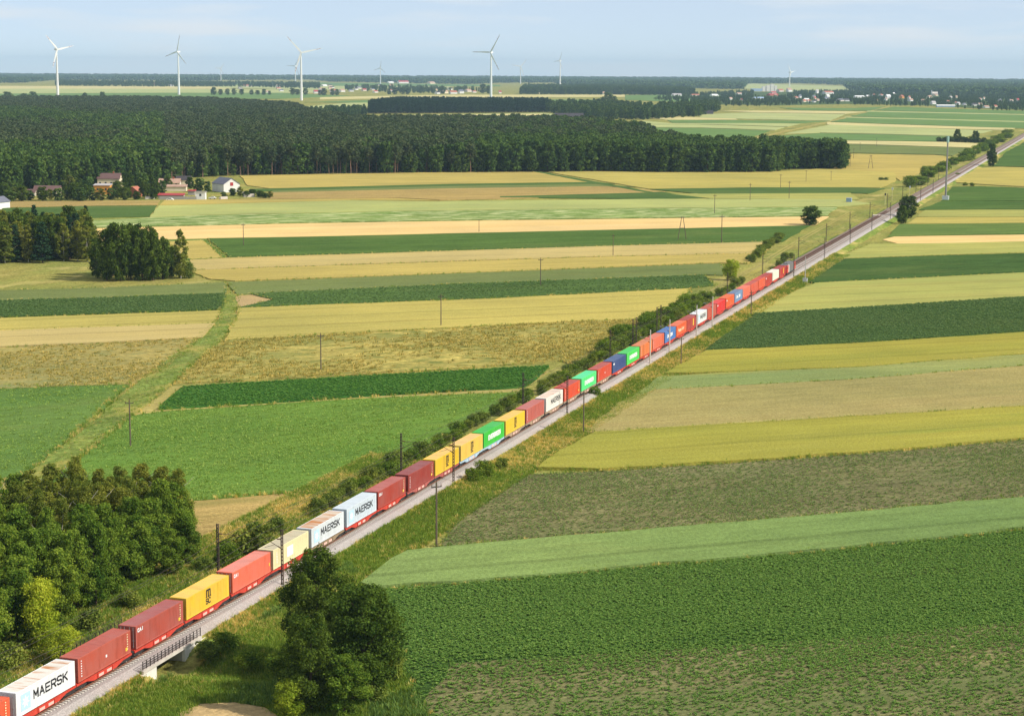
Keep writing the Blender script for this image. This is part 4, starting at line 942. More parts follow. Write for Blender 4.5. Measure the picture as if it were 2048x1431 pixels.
# hedge on the far side of the train
s = 238.
while s < 640:
    H = R.uniform(1.3, 2.9) + (1.2 if 470 < s < 590 else 0) + (.7 if 290 < s < 330 else 0)
    gap = R.uniform(2.6, 5.0)
    if not (262 < s < 266 or 595 < s < 605 or R.random() < .09):
        tree(R.choice(['shrub', 'shrub', 'dark_shrub']), w(s, -11.6 + R.uniform(-1.2, .9)), H, H * R.uniform(.55, .8), 'green shrub in the hedge along the far side of the train', 'hedge along the far side of the train', 'shrub')
    s += gap
ptree('shrub', 516, 1108, 62, 82, 'big round shrub in the hedge behind the salmon red container', cat='shrub'); ptree('dark_shrub', 455, 1135, 55, 50, 'dark shrub beside the nearest mast behind the train', cat='shrub')
for k in range(22): tree('dark_shrub', w(470 + k * 5.4 + R.uniform(-1, 1), -14.5 + R.uniform(-1.6, 1.6)), R.uniform(2.6, 4.8), R.uniform(2., 3.), 'dark tall bush behind the middle of the train', 'dark bushes behind the middle of the train', 'shrub')
for k in range(20): tree('shrub', w(722 + k * 6, -23.5 - k * .42 + R.uniform(-1, 1)), R.uniform(1.8, 3.4), R.uniform(1.6, 2.6), 'green shrub in the hedge left of the wheel tracks', 'hedge left of the wheel tracks', 'shrub')
for s, t in ((690, -9), (706, -9.6), (724, -11), (738, -12.5), (742, -11), (645, -12)): tree('shrub', w(s, t), R.uniform(1.8, 2.8), R.uniform(1.4, 2.0), 'brownish shrub left of the rusty track ahead of the locomotive', 'scrub beside the empty track', 'shrub')
ptree('near_lime', 1461, 560, 40, 34, 'small bright green tree standing alone left of the train', i=1)
ptree('mid_oak', 1622, 450, 37, 42, 'dark round tree standing alone on the pale stubble', i=0)
ptree('mid_oak', 1817, 436, 42, 40, 'dark tree beside the level crossing, right of the rails', i=1); ptree('mid_oak', 1803, 447, 34, 24, 'dark lower tree touching the one by the crossing', i=2)
ptree('mid_oak', 1984, 333, 42, 22, 'narrow dark tree right of the far track', i=3)
for x, y, h, wd_ in ((1914, 284, 24, 16), (1951, 285, 22, 16)): ptree('mid_oak', x, y, h, wd_, 'distant round tree left of the far track', 'pair of trees left of the far track')
for x in range(1878, 1975, 9): ptree('far_oak', x, 284 + (x - 1878) * .03, R.uniform(8, 12), R.uniform(12, 18), 'distant low tree in the row left of the far track', 'tree row left of the far track')
for k in range(40): tree('dark_shrub', w(1240 + k * 28 + R.uniform(-12, 12), -18 + R.uniform(-6, 4)), R.uniform(2.6, 7.5), R.uniform(3, 7), 'bushy tree in the far hedge left of the rails', 'far hedge left of the rails')
for x, y in ((1762, 361), (1772, 361), (1930, 371), (1944, 372), (1850, 352), (1872, 345), (1915, 352)): ptree('shrub', x, y, 6, 11, 'small distant bush at a field edge by the far track', 'distant bushes by the far track', 'shrub')
# clump and copse at mid left
for k, (x, y, h, wd_) in enumerate(((195, 556, 75, 34), (214, 561, 96, 44), (240, 562, 108, 52), (262, 558, 102, 46), (285, 561, 98, 46), (306, 561, 92, 44), (326, 558, 80, 40), (346, 553, 58, 34), (226, 552, 100, 44), (272, 550, 98, 44), (300, 548, 90, 40))):
    ptree('mid_oak', x, y, h, wd_, 'dark leafy tree in the clump standing in the mid left fields', 'clump in the mid left fields')
ptree('mid_birch', 362, 557, 94, 34, 'slender tree at the right end of the mid left clump', i=0); ptree('shrub', 378, 556, 30, 26, 'bush at the right foot of the mid left clump', cat='shrub')
for p in fill([at(*q)[:2] for q in ((-60, 530), (100, 526), (186, 523), (182, 497), (100, 494), (-60, 494))], 5.6, .42, 9):
    k = R.choice(['mid_oak', 'mid_birch', 'mid_birch', 'mid_spruce'])
    tree(k, p, R.uniform(14, 18), R.uniform(2.8, 4.4), dict(mid_oak='leafy', mid_birch='pale trunked', mid_spruce='dark conical')[k] + ' tree in the copse at the left edge', dict(mid_oak='leafy', mid_birch='birch', mid_spruce='spruce')[k] + ' trees of the left edge copse')

# the big wood
wood_px = [(-90, 398), (60, 390), (150, 380), (300, 370), (385, 356), (480, 351), (900, 346), (1200, 344), (1400, 346), (1540, 345), (1600, 338), (1686, 339),
           (1694, 326), (1600, 321), (1400, 318), (1315, 306), (1296, 283), (1200, 269), (1100, 264), (700, 264), (615, 246), (592, 230), (420, 216), (250, 213), (-90, 214)]
WP = [at(*p)[:2] for p in wood_px]
P = fill(WP, 6.2, .45, 21); D = np.hypot(P[:, 0], P[:, 1]); P = P[(D < 1800) | (NR.random(len(P)) < .62)]
PX = np.array([px((a, b, 0)) for a, b in P]); D = np.hypot(P[:, 0], P[:, 1])
# how far each tree stands behind the front edge
fe = np.interp(PX[:, 0], [q[0] for q in wood_px[:12]], [q[1] for q in wood_px[:12]])
depth = fe - PX[:, 1]
nz = np.sin(P[:, 0] * .011 + 1) + np.sin(P[:, 1] * .006 + P[:, 0] * .004) + NR.normal(0, .35, len(P))
pine = ((PX[:, 0] > 330) & (PX[:, 0] < 955) & (NR.random(len(P)) < np.where(depth < 3, .45, .82))) | ((PX[:, 0] <= 330) & (nz > .7)) | ((PX[:, 0] >= 955) & (depth > 30) & (NR.random(len(P)) < .4))
pine |= (PX[:, 1] < 240) & (NR.random(len(P)) < .75)
order = np.argsort(depth); order = order[(PX[order, 0] > -30) & (PX[order, 0] < 1700)]
ind = set(order[:300].tolist())
LAB = dict(far_oak='dark leafy tree in the front row of the big wood', far_oak_b='paler green tree in the front row of the big wood', far_pine='tall bare trunked pine in the front row of the big wood')
for i in ind:
    k = 'far_pine' if pine[i] else ('far_oak' if R.random() < (.8 if PX[i, 0] > 940 else .45) else 'far_oak_b')
    tree(k, P[i], R.uniform(14, 23.5) if k != 'far_oak_b' else R.uniform(6, 17), None, LAB[k], 'front row of the big wood')
rest = np.array([i for i in range(len(P)) if i not in ind])
green = NR.random(len(P)) < np.where(nz < -.3, .75, .3)
def forest_stuff(name, sel, kinds, smin, smax, label, seed, Z=0.):
    pr = []
    for k in kinds:
        for cm, tm, h0, r0 in TK[k]:
            n1 = bpy.data.meshes.new('tree_piece'); bm = bmesh.new(); bm.from_mesh(cm); fc = bm.faces.layers.float.get('tint') if hasattr(bm.faces.layers, 'float') else None
            nf = len(bm.faces); bm.from_mesh(tm)
            bm.faces.ensure_lookup_table()
            for f in bm.faces[nf:]: f.material_index = 1
            bm.to_mesh(n1); bm.free(); n1.materials.append(cm.materials[0]); n1.materials.append(tm.materials[0]); pr.append(proto(n1))
    return scatter(name, sel, pr, smin, smax, label, 'forest', seed, Z)
forest_stuff('pine_forest', P[[i for i in rest if pine[i]]], ['far_pine', 'far_spruce'][:1], .84, 1.14, 'dense pine wood stretching behind the farm', 5)
forest_stuff('broadleaf_forest', P[[i for i in rest if not pine[i] and not green[i]]], ['far_oak'], .82, 1.1, 'dense dark leafy wood behind the fields', 6)
forest_stuff('pale_broadleaf_forest', P[[i for i in rest if not pine[i] and green[i]]], ['far_oak_b'], .85, 1.15, 'paler green leafy patches of the big wood', 7)
# where the far houses stand, so that no tree hides them: photograph x, y, width, height in pixels
FAR = [(635, 187, 15, 7, 'white', 'red'), (666, 184, 12, 6, 'white', 'rust'), (684, 184, 10, 6, 'white', 'tan'), (728, 182, 9, 5, 'pale', 'red'), (712, 180, 8, 5, 'white', 'dark'), (745, 181, 8, 4, 'cream', 'slate'), (526, 159, 12, 4, 'white', 'pale'), (557, 175, 10, 6, 'white', 'tan'), (492, 174, 9, 5, 'pale', 'rust'),
       (310, 171, 12, 5, 'pale', 'rust'), (342, 173, 9, 4, 'white', 'pale'), (648, 173, 11, 4, 'white', 'white'), (875, 188, 9, 6, 'white', 'dark'), (890, 187, 12, 7, 'cream', 'tan'), (906, 188, 14, 7, 'white', 'rust'), (922, 187, 10, 8, 'white', 'slate'), (936, 184, 12, 6, 'pale', 'tan'), (900, 180, 10, 5, 'white', 'dark'),
       (781, 167, 13, 4, 'white', 'white'), (806, 167, 22, 6, 'white', 'red'), (862, 168, 13, 5, 'cream', 'tan'), (733, 164, 14, 4, 'white', 'pale'), (712, 163, 8, 4, 'white', 'tan'), (1000, 187, 5, 6, 'white', 'red'), (1076, 188, 6, 7, 'cream', 'dark'), (1185, 188, 8, 6, 'white', 'slate'), (1207, 189, 9, 6, 'white', 'tan'), (1235, 187, 8, 5, 'white', 'tan'),
       (1290, 163, 9, 4, 'white', 'white'), (1353, 192, 20, 5, 'white', 'pale'), (1428, 193, 20, 5, 'white', 'white'), (1390, 192, 18, 4, 'pale', 'rust'), (1310, 189, 10, 4, 'pale', 'tan'), (1400, 220, 6, 6, 'cream', 'tan'), (1517, 198, 22, 4, 'white', 'blue'),
       (1545, 192, 26, 5, 'brick', 'red'), (1560, 184, 14, 6, 'pale', 'rust'), (1578, 184, 12, 8, 'white', 'tan'), (1634, 187, 6, 8, 'white', 'pale'), (1656, 188, 22, 6, 'white', 'rust'), (1600, 196, 6, 7, 'white', 'slate'), (1628, 205, 8, 5, 'white', 'dark'), (1680, 203, 16, 6, 'pale', 'slate'), (1693, 203, 10, 6, 'white', 'dark'), (1718, 196, 20, 5, 'white', 'white'),
       (1748, 192, 8, 4, 'white', 'rust'), (1762, 192, 9, 4, 'white', 'rust'), (1776, 198, 9, 9, 'white', 'white'), (1787, 189, 6, 4, 'white', 'white'), (1803, 197, 9, 7, 'orange', 'rust'), (1752, 202, 7, 4, 'white', 'red'), (1866, 209, 11, 7, 'white', 'pale'), (1901, 196, 6, 4, 'white', 'pale'), (1916, 210, 9, 6, 'white', 'pale'), (1928, 211, 8, 5, 'white', 'slate'),
       (1948, 212, 9, 6, 'white', 'dark'), (1960, 211, 8, 5, 'white', 'tan'), (1972, 216, 11, 5, 'white', 'tan'), (1990, 215, 8, 5, 'cream', 'rust'), (1982, 190, 10, 4, 'brick', 'red'), (1994, 189, 10, 4, 'brick', 'rust'), (2020, 188, 6, 4, 'white', 'red'), (1960, 200, 6, 4, 'white', 'tan'), (1922, 180, 8, 3, 'white', 'pale')]
_r = random.Random(5)
for k in range(28):
    x = _r.uniform(1450, 2046); FAR.append((x, _r.uniform(186, 203) + (x - 1450) * .012, _r.uniform(5, 11), _r.uniform(4, 6), _r.choice(['white', 'white', 'cream', 'pale']), _r.choice(['red', 'rust', 'slate', 'tan', 'white'])))
for k in range(22):
    x = _r.uniform(480, 960); FAR.append((x, _r.uniform(172, 186), _r.uniform(6, 10), _r.uniform(3.5, 5), _r.choice(['white', 'white', 'cream']), _r.choice(['red', 'rust', 'slate', 'tan', 'dark'])))
FARP = [f[:4] for f in FAR] + [(1540, 183, 62, 14), (1869, 191, 16, 10), (1891, 215, 40, 6)]
# woods beyond
def wood_at(name, pts, gap, kinds, label, smin=.8, smax=1.15, keep=1., seed=0, clear=()):
    Q = fill([at(*p)[:2] for p in pts], gap, .45, seed)
    if keep < 1: Q = Q[np.random.default_rng(seed).random(len(Q)) < keep]
    if len(clear):
        X, Y = np.array([px((q[0], q[1], 0)) for q in Q]).T; ok = np.ones(len(Q), bool)
        for hx, hy, hw, hh in clear: ok &= ~((np.abs(X - hx) < hw / 2 + 2) & (Y > hy - 1) & (Y < hy + hh * .9))
        Q = Q[ok]
    forest_stuff(name, Q, kinds, smin, smax, label, seed)
wood_at('spruce_plantation', [(735, 228), (1095, 225), (1096, 217), (800, 214), (745, 221)], 7.5, ['far_spruce'], 'long dark conifer plantation beyond the big wood', .95, 1.2, 1, 31)
wood_at('tree_belt', [(620, 246), (735, 231), (730, 224), (640, 229), (600, 232)], 11, ['far_oak', 'far_spruce'], 'low tree belt left of the plantation', .5, .8, .8, 32)
wood_at('tree_belt', [(1090, 225), (1180, 238), (1290, 240), (1395, 234), (1440, 222), (1430, 214), (1300, 222), (1190, 215), (1096, 217)], 13, ['far_oak', 'far_oak_b'], 'leafy tree belt right of the plantation', .6, 1.0, .8, 33)
wood_at('town_wood', [(1300, 200), (1440, 212), (1530, 213), (1640, 209), (1720, 210), (1775, 212), (1850, 213), (1960, 220), (2120, 226), (2120, 196), (1900, 190), (1700, 184), (1500, 184), (1380, 190)], 25, ['far_oak', 'far_oak_b'], 'tree crowns filling the distant town on the right', .28, .62, .95, 34, FARP)
wood_at('village_wood', [(1040, 189), (1250, 190), (1390, 192), (1380, 184), (1240, 178), (1050, 178)], 20, ['far_oak'], 'dark wood behind the tallest central turbine', .7, 1.2, .85, 35)
wood_at('village_wood', [(690, 181), (760, 184), (850, 188), (960, 188), (960, 181), (850, 178), (690, 175)], 34, ['far_oak', 'far_oak_b'], 'trees around the middle distant village', .5, 1., .6, 36, FARP)
wood_at('village_wood', [(110, 172), (300, 174), (470, 174), (640, 178), (640, 171), (420, 168), (110, 165)], 34, ['far_oak'], 'tree belt behind the left turbines', .6, 1., .75, 37)
cl = [crown('clump', 900 + i, 21, 3, 17, shape_round, 14, .42, 110, 4.2, LM['forest'], flat=.5) for i in range(4)]
hz = fill([at(*p)[:2] for p in ((-120, 168), (45, 166), (120, 160), (300, 161), (340, 163), (470, 161), (620, 160), (660, 164), (780, 166), (940, 169), (1000, 166), (1100, 166), (1140, 170), (1250, 174), (1370, 177), (1484, 179), (1492, 168), (1600, 167), (1690, 171), (1700, 181), (1760, 187), (2130, 197), (2130, 163.2), (1024, 156.5), (-120, 149.8))], 42, .45, 41)
hd = np.hypot(hz[:, 0], hz[:, 1]); hz = hz[(hd < 8500) | (NR.random(len(hz)) < np.clip(8500 / hd, 0, 1) ** 2 * .8)]
hd = np.hypot(hz[:, 0], hz[:, 1])
scatter('horizon_forest', hz, [proto(m) for m in cl], .8, 1.2, 'continuous blue green forest along the horizon', 'forest', 42)
# single trees on the plain
for x, y, h in ((15, 205, 20), (48, 204, 16), (66, 203, 18), (170, 203, 16), (205, 202, 17), (427, 190, 15), (441, 190, 11), (455, 190, 12), (468, 190, 12), (483, 190, 12), (503, 190, 10), (515, 190, 9), (528, 190, 11), (539, 190, 8), (585, 190, 13), (595, 190, 11), (611, 190, 13), (640, 191, 11), (648, 191, 14), (665, 191, 13), (674, 191, 12),
                (778, 189, 11), (790, 189, 13), (805, 189, 14), (815, 189, 12), (1215, 212, 26), (1228, 213, 20), (1205, 214, 18), (885, 188, 15), (966, 187, 18), (978, 188, 16), (1240, 190, 16), (1320, 190, 12)):
    ptree('far_oak', x, y, h, h * R.uniform(.8, 1.1), 'single distant round tree on the plain before the villages', 'single trees on the distant plain')

# ------------------------------------------------------------------ buildings
WM = {k: plain('wall_' + k, C(*v), .9, .08, .3) for k, v in dict(cream=(236, 220, 190), white=(240, 238, 232), orange=(226, 154, 66), brick=(176, 104, 76), grey=(176, 170, 160), pale=(226, 214, 200), blue=(170, 196, 226)).items()}
RM = {k: plain('roof_' + k, C(*v), .8, .1, .4) for k, v in dict(brown=(112, 84, 80), grey=(96, 92, 100), pale=(186, 180, 178), tan=(186, 150, 128), red=(176, 60, 62), rust=(180, 108, 84), white=(236, 236, 232), dark=(66, 60, 62), slate=(110, 112, 124)).items()}
glass = plain('window_glass', C(56, 64, 74), .2, .1, 1); door_m = plain('door_wood', C(120, 70, 56), .8, .1, 1)
def house(name, p, rz, L_, D_, H_, rh, wall, roof, label, group=None, kind_='gable', wins=0, chimney=False, cat='house', redwin=False, ov=.4):
    e = tag(empty(name, (p[0], p[1], 0), rz), label, cat, group); x, y = L_ / 2, D_ / 2
    if kind_ == 'gable':
        MB().prism([(-y, -.3), (-y, H_), (0, H_ + rh - .12), (y, H_), (y, -.3)], 'x', -x, x).build('wall', WM[wall], parent=e); r = MB()
        for q in (-1, 1): r.add([(-x - ov, 0, H_ + rh), (x + ov, 0, H_ + rh), (x + ov, q * (y + ov), H_ - rh * ov / y), (-x - ov, q * (y + ov), H_ - rh * ov / y)] + [(-x - ov, 0, H_ + rh - .2), (x + ov, 0, H_ + rh - .2), (x + ov, q * (y + ov), H_ - rh * ov / y - .2), (-x - ov, q * (y + ov), H_ - rh * ov / y - .2)], [(0, 1, 2, 3), (4, 7, 6, 5), (0, 3, 7, 4), (1, 5, 6, 2), (2, 6, 7, 3)])
        ro = r.build('roof', RM[roof], parent=e)
    else:
        MB().box(-x, x, -y, y, -.3, H_).build('wall', WM[wall], parent=e)
        ro = MB().add([(-x - ov, -y - ov, H_), (x + ov, -y - ov, H_), (x + ov, y + ov, H_ + rh), (-x - ov, y + ov, H_ + rh), (-x - ov, -y - ov, H_ + .25), (x + ov, -y - ov, H_ + .25), (x + ov, y + ov, H_ + rh + .25), (-x - ov, y + ov, H_ + rh + .25)], [(3, 2, 1, 0), (4, 5, 6, 7), (0, 1, 5, 4), (1, 2, 6, 5), (2, 3, 7, 6), (3, 0, 4, 7)]).build('roof', RM[roof], parent=e)
    if chimney: MB().box(x * .3, x * .3 + .8, -.4, .4, H_ + rh * .5, H_ + rh + 1).build('chimney', WM['brick'], parent=ro)
    for k in range(wins):
        xx = -x + L_ * (k + .5) / wins
        for sd in (-1, 1): MB().box(xx - .55, xx + .55, sd * y - .06, sd * y + .06, H_ * .45, H_ * .45 + 1.3).build('window', glass, parent=e)
    if redwin: MB().box(x - .05, x + .08, -1.0, 1.0, H_ * .75, H_ * .75 + 2.1).build('loft_door', RM['red'], parent=e)
    return e
def fp(x, y): return at(x, y)
house('cottage', fp(96, 390), .05, 15, 7, 3.4, 2.2, 'cream', 'brown', 'long low cream cottage with brown roof at the left of the farm', wins=3)
house('shed', fp(58, 391), .05, 8, 6, 2.2, 1.6, 'pale', 'brown', 'low shed with brown roof left of the cream cottage', cat='shed')
house('house', fp(220, 377), .02, 13.6, 9, 6.6, 3.0, 'cream', 'brown', 'two storey cream house with brown roof at the farm', wins=4, chimney=True)
house('annex', fp(206, 388), .02, 9.5, 7, 5.2, .6, 'orange', 'pale', 'orange annex with pale flat roof in front of the cream house', kind_='flat', wins=2, cat='annex')
house('brick_shed', fp(270, 393), 1.35, 7, 6.4, 3.6, 2.4, 'brick', 'rust', 'small red brick gabled shed between farm trees', cat='shed', wins=1)
house('farmhouse', fp(340, 374), .05, 13, 7, 3.0, 2.4, 'pale', 'tan', 'low farmhouse with tan roof in the middle of the farm', wins=3, chimney=True)
house('barn', fp(368, 371), .05, 9, 8, 4.0, 2.2, 'cream', 'dark', 'cream barn with dark roof beside the tan farmhouse', cat='barn')
house('shed', fp(352, 382), .03, 13, 5, 2.6, 1.0, 'cream', 'tan', 'long cream shed with tan roof in the farmyard', kind_='flat', cat='shed')
house('shed', fp(343, 397), .0, 14.5, 5, 1.9, .8, 'grey', 'red', 'long low shed with dark red roof by the farm fence', kind_='flat', cat='shed')
house('outbuilding', fp(402, 399), .02, 5.6, 4.5, 4.6, -.6, 'white', 'pale', 'small white block building at the front of the farm', kind_='flat', wins=1, cat='outbuilding')
house('barn', fp(452, 383), -1.0, 17, 10.5, 5.2, 3.4, 'white', 'slate', 'big barn with dark grey roof and white gable with red hatch', cat='barn', redwin=True)
house('garage', fp(384, 390), 0, 4, 4, 2.4, .4, 'grey', 'red', 'tiny red roofed lean-to beside the small white building', kind_='flat', cat='shed')
house('barn', fp(-4, 417), 1.2, 10, 8, 4, 2.4, 'white', 'slate', 'white walled barn cut off by the left edge', cat='barn')
fc = tag(empty('fence', at(356, 399.5), .0), 'grey board fence along the front of the farm', 'fence')
for k in range(16): MB().box(-10.5 + k * 1.32, -9.3 + k * 1.32, -.06, .06, 0, 1.9 + R.uniform(-.05, .05)).build('panel', WM['grey'], parent=fc)
for x, y, rz_, sz, lb in ((300, 398, .2, 1.2, 'pile of pale planks by the farm fence'), (447, 398, .6, 1.0, 'small grey crate stack right of the white building'), (492, 390, -.3, 1.3, 'heap of pale boulders right of the barn'), (498, 394, .3, 1.4, 'pale rubble heap at the edge of the farm garden')):
    e = tag(empty('yard_pile', at(x, y), rz_), lb, 'pile')
    for k in range(4): MB().box(-2.4 * sz + R.uniform(0, .5), 2.2 * sz, -.9 + k * .45 * sz, -.5 + k * .45 * sz, 0, R.uniform(.7, 1.5) * sz).build('piece', WM['pale'], parent=e)
for x, y, c in ((340, 401, 'white'), (425, 398, 'white')): 
    p = at(x, y); e = tag(empty('parked_car', p, R.uniform(-.3, .3)), 'white car parked %s the farm' % ('below the fence of' if x < 400 else 'on the drive right of'), 'car')
    MB().prism([(-2.1, .35), (-2.1, .85), (-1.2, .95), (-.7, 1.45), (.9, 1.45), (1.5, .95), (2.1, .85), (2.1, .35)], 'y', -.85, .85).build('body', WM['white'], parent=e)
    MB().prism([(-.95, .97), (-.6, 1.38), (.8, 1.38), (1.2, .97)], 'y', -.86, .86).build('window', glass, parent=e)
    for q in (-1.3, 1.3):
        for r_ in (-.86, .72): MB().tube((q, r_, .33), (q, r_ + .14, .33), .33, .33, 10).build('wheel', steel_d, parent=e)
for x, y, h, wd_ in ((150, 400, 34, 26), (135, 400, 26, 24), (170, 400, 30, 26), (185, 401, 24, 20), (100, 399, 20, 20), (60, 400, 18, 22), (30, 400, 24, 24), (10, 398, 30, 26), (236, 398, 34, 24), (222, 399, 22, 20), (258, 396, 18, 14), (290, 396, 34, 22), (300, 380, 42, 26), (312, 396, 30, 20), (325, 388, 26, 18), (398, 384, 26, 24), (415, 384, 20, 16), (465, 391, 14, 16), (480, 392, 18, 18), (505, 393, 14, 18), (520, 394, 13, 18), (540, 395, 12, 16), (448, 394, 10, 14), (118, 402, 24, 24), (84, 401, 26, 26), (44, 402, 28, 28), (160, 403, 26, 30), (202, 402, 24, 26), (250, 400, 24, 22), (274, 399, 16, 18), (305, 398, 24, 20), (335, 379, 24, 20), (18, 404, 22, 26), (286, 384, 36, 26), (256, 380, 34, 26), (175, 385, 30, 24), (140, 384, 32, 26), (380, 377, 22, 18), (492, 394, 12, 16), (530, 396, 10, 16)):
    ptree(R.choice(['mid_oak', 'mid_oak', 'mid_birch', 'far_oak_b']), x, y, h, wd_, 'leafy garden tree standing between the farm buildings', 'garden trees of the farm')
# halls, houses and the town far behind
house('hall', fp(1138, 237), .0, 44, 20, 3.5, 5, 'white', 'dark', 'long dark roofed farm hall with white walls behind the wood', cat='hall')
house('barn', fp(1416, 229), .0, 17, 9, 2.4, 4.5, 'grey', 'dark', 'dark barn standing alone in the distant strips', cat='barn')
RM['blue'] = WM['blue']
for x, y, wp, hp, wl, rf in FAR:
    p = at(x, y); m = mpp(p); big = wp > 16
    house('village_hall' if big else 'village_house', p, R.uniform(.3, .95), wp * m, wp * m * R.uniform(.5, .8) * (.6 if big else 1), hp * m * .55, hp * m * .42, wl, rf,
          '%s with %s walls and %s roof in the villages below the horizon' % ('long distant hall' if big else 'small distant house', wl, rf), 'distant halls' if big else 'distant houses', cat='hall' if big else 'house')
p = at(1540, 183); m = mpp(p); e = tag(empty('silo_plant', p, .1), 'cluster of tall white silos standing out of the distant town', 'silos')
for x0, x1, h in ((-16, -10, 9), (-8, -1, 11), (0, 7, 13), (8, 13, 10)): MB().box(x0 * m, x1 * m, -4 * m, 4 * m, 0, h * m * 1.1).build('silo', WM['white'], parent=e)
MB().box(-38 * m, -17 * m, -5 * m, 5 * m, 0, 5.5 * m).build('hall', WM['blue'], parent=e)
p = at(1869, 191); m = mpp(p); e = tag(empty('church', p, 0), 'pale church with a small tower in the distant town', 'church')
MB().prism([(-3 * m, 0), (-3 * m, 4 * m), (0, 7 * m), (3 * m, 4 * m), (3 * m, 0)], 'x', -5 * m, 6 * m).build('nave', WM['pale'], parent=e); MB().box(-6.5 * m, -5.02 * m, -1 * m, 1 * m, 0, 10 * m).build('tower', WM['white'], parent=e)
p = at(1891, 214.5); m = mpp(p); house('long_hall', p, .0, 35 * m, 10 * m, 3.2 * m, 1.8 * m, 'blue', 'white', 'long pale blue hall at the near edge of the distant town', cat='hall')

# ------------------------------------------------------------------ wind turbines
tw = plain('turbine_white', C(244, 244, 242), .5, .03, .1); tip = plain('turbine_red', C(150, 60, 60), .6, .05, .1)
def turbine(x, yb, yh, bl, yaw, ph, label, red=False):
    p = at(x, yb); m = mpp(p); hub = (yb - yh) * m; B = bl * m
    e = tag(empty('wind_turbine', p, yaw), label, 'wind turbine', 'wind turbines on the plain')
    MB().tube((0, 0, -1), (0, 0, hub), 2.7 * hub / 110 + .6, 1.5, 16).build('tower', tw, parent=e)
    MB().box(-1.9, 1.9, -3.4, 7.0, hub - 1.9, hub + 2.1).build('nacelle', tw, parent=e)
    MB().tube((0, -3.4, hub), (0, -5.4, hub), 1.9, 1.2, 10).build('hub', tw, parent=e)
    v, f, mi = [], [], []
    for i, (u, ch, th) in enumerate(((0, 2.2, 2.0), (.1, 3.6, 1.4), (.22, 4.2, .9), (.45, 3.0, .6), (.72, 2.0, .4), (.77, 1.9, .38), (.85, 1.6, .33), (.9, 1.4, .3), (1, .6, .12))):
        v += [(-ch * .4, -th / 2, u * B), (ch * .6, -th / 2, u * B), (ch * .6, th / 2, u * B), (-ch * .4, th / 2, u * B)]
        if i:
            for q in range(4): f.append(((i - 1) * 4 + q, (i - 1) * 4 + (q + 1) % 4, i * 4 + (q + 1) % 4, i * 4 + q)); mi.append(1 if i in (5, 7) else 0)
    mb = MB(); mb.v, mb.f, mb.m = v, f, mi; me = mb.mesh('blade', tw, tip)
    for k in range(3):
        b = obj('blade', me, e); b.location = (0, -4.6, hub); b.rotation_euler = (0, math.radians(ph + 120 * k), 0)
for x, yb, yh, bl, yaw, ph, lb in ((116, 200, 104, 36, .75, -42, 'leftmost wind turbine, its foot hidden by the wood'), (358, 190, 107, 34, -.6, 14, 'second tall turbine from the left, rising behind the wood'),
                                   (603, 201, 108, 43, .25, 78, 'tall turbine third from the left with its foot in the open field'), (982, 200, 107, 41, -.45, 31, 'tall central turbine standing above the dark plantation'),
                                   (591, 168, 133, 19, -.4, 30, 'small turbine just left of the third tall one'), (442, 163, 138, 12, .1, 35, 'tiny pale turbine among trees between the second and third tall ones'),
                                   (761, 169, 137, 14, -.2, 10, 'tiny turbine midway between the two central tall ones'), (1041, 168, 134, 19, .2, 40, 'small turbine just right of the tall central one'),
                                   (1120, 172, 123, 19, -.95, 26, 'small narrow looking turbine right of the central pair'), (1579, 174, 146, 22, 1.0, -40, 'lone turbine behind the distant town on the right')):
    turbine(x, yb, yh, bl, yaw, ph, lb)

# ------------------------------------------------------------------ near vegetation: beet rows, thin crop, grass tufts
def tuft(name, seed, n, h, spread, wd_, mat, lie=.35):
    r = np.random.default_rng(seed); v, f = [], []
    for i in range(n):
        a = r.uniform(0, 6.283); q = r.uniform(0, spread); x, y = q * math.cos(a), q * math.sin(a); hh = h * r.uniform(.6, 1.2); l = lie * hh; b = a + r.uniform(-.8, .8)
        dx, dy = -math.sin(b) * wd_ / 2, math.cos(b) * wd_ / 2; k = len(v)
        v += [(x - dx, y - dy, 0), (x + dx, y + dy, 0), (x + dx * .9 + math.cos(b) * l * .4, y + dy * .9 + math.sin(b) * l * .4, hh * .65), (x - dx * .9 + math.cos(b) * l * .4, y - dy * .9 + math.sin(b) * l * .4, hh * .65), (x + math.cos(b) * l, y + math.sin(b) * l, hh)]
        f += [(k, k + 1, k + 2, k + 3), (k + 3, k + 2, k + 4)]
    me = bpy.data.meshes.new(name); me.from_pydata(v, [], f); me.materials.append(mat)
    a = me.attributes.new('tint', 'FLOAT', 'FACE'); a.data.foreach_set('value', np.repeat(r.uniform(0, 1, n), 2).astype(np.float32)); me.update(); return proto(me)
def rosette(name, seed, n, L_, mat):
    r = np.random.default_rng(seed); v, f = [], []
    for i in range(n):
        a = 6.283 * i / n + r.uniform(-.4, .4); ll = L_ * r.uniform(.7, 1.2); el = r.uniform(.35, 1.1); k = len(v); ca, sa = math.cos(a), math.sin(a); wd_ = ll * .26
        p1 = np.array([ca * ll * .45 * math.cos(el), sa * ll * .45 * math.cos(el), ll * .55 * math.sin(el) + .05]); p2 = np.array([ca * ll * math.cos(el * .7), sa * ll * math.cos(el * .7), ll * .62 * math.sin(el) + .04]); sd = np.array([-sa, ca, 0]) * wd_
        v += [(ca * .03, sa * .03, .02), tuple(p1 - sd), tuple(p2), tuple(p1 + sd)]; f += [(k, k + 1, k + 2, k + 3)]
    me = bpy.data.meshes.new(name); me.from_pydata(v, [], f); me.materials.append(mat)
    a = me.attributes.new('tint', 'FLOAT', 'FACE'); a.data.foreach_set('value', r.uniform(0, 1, n).astype(np.float32)); me.update(); return proto(me)
beet_m = leaf_mat('beet_leaves', C(54, 104, 34), C(146, 180, 92), .28); thin_m = leaf_mat('crop_leaves', C(88, 120, 62), C(160, 178, 112), .28)
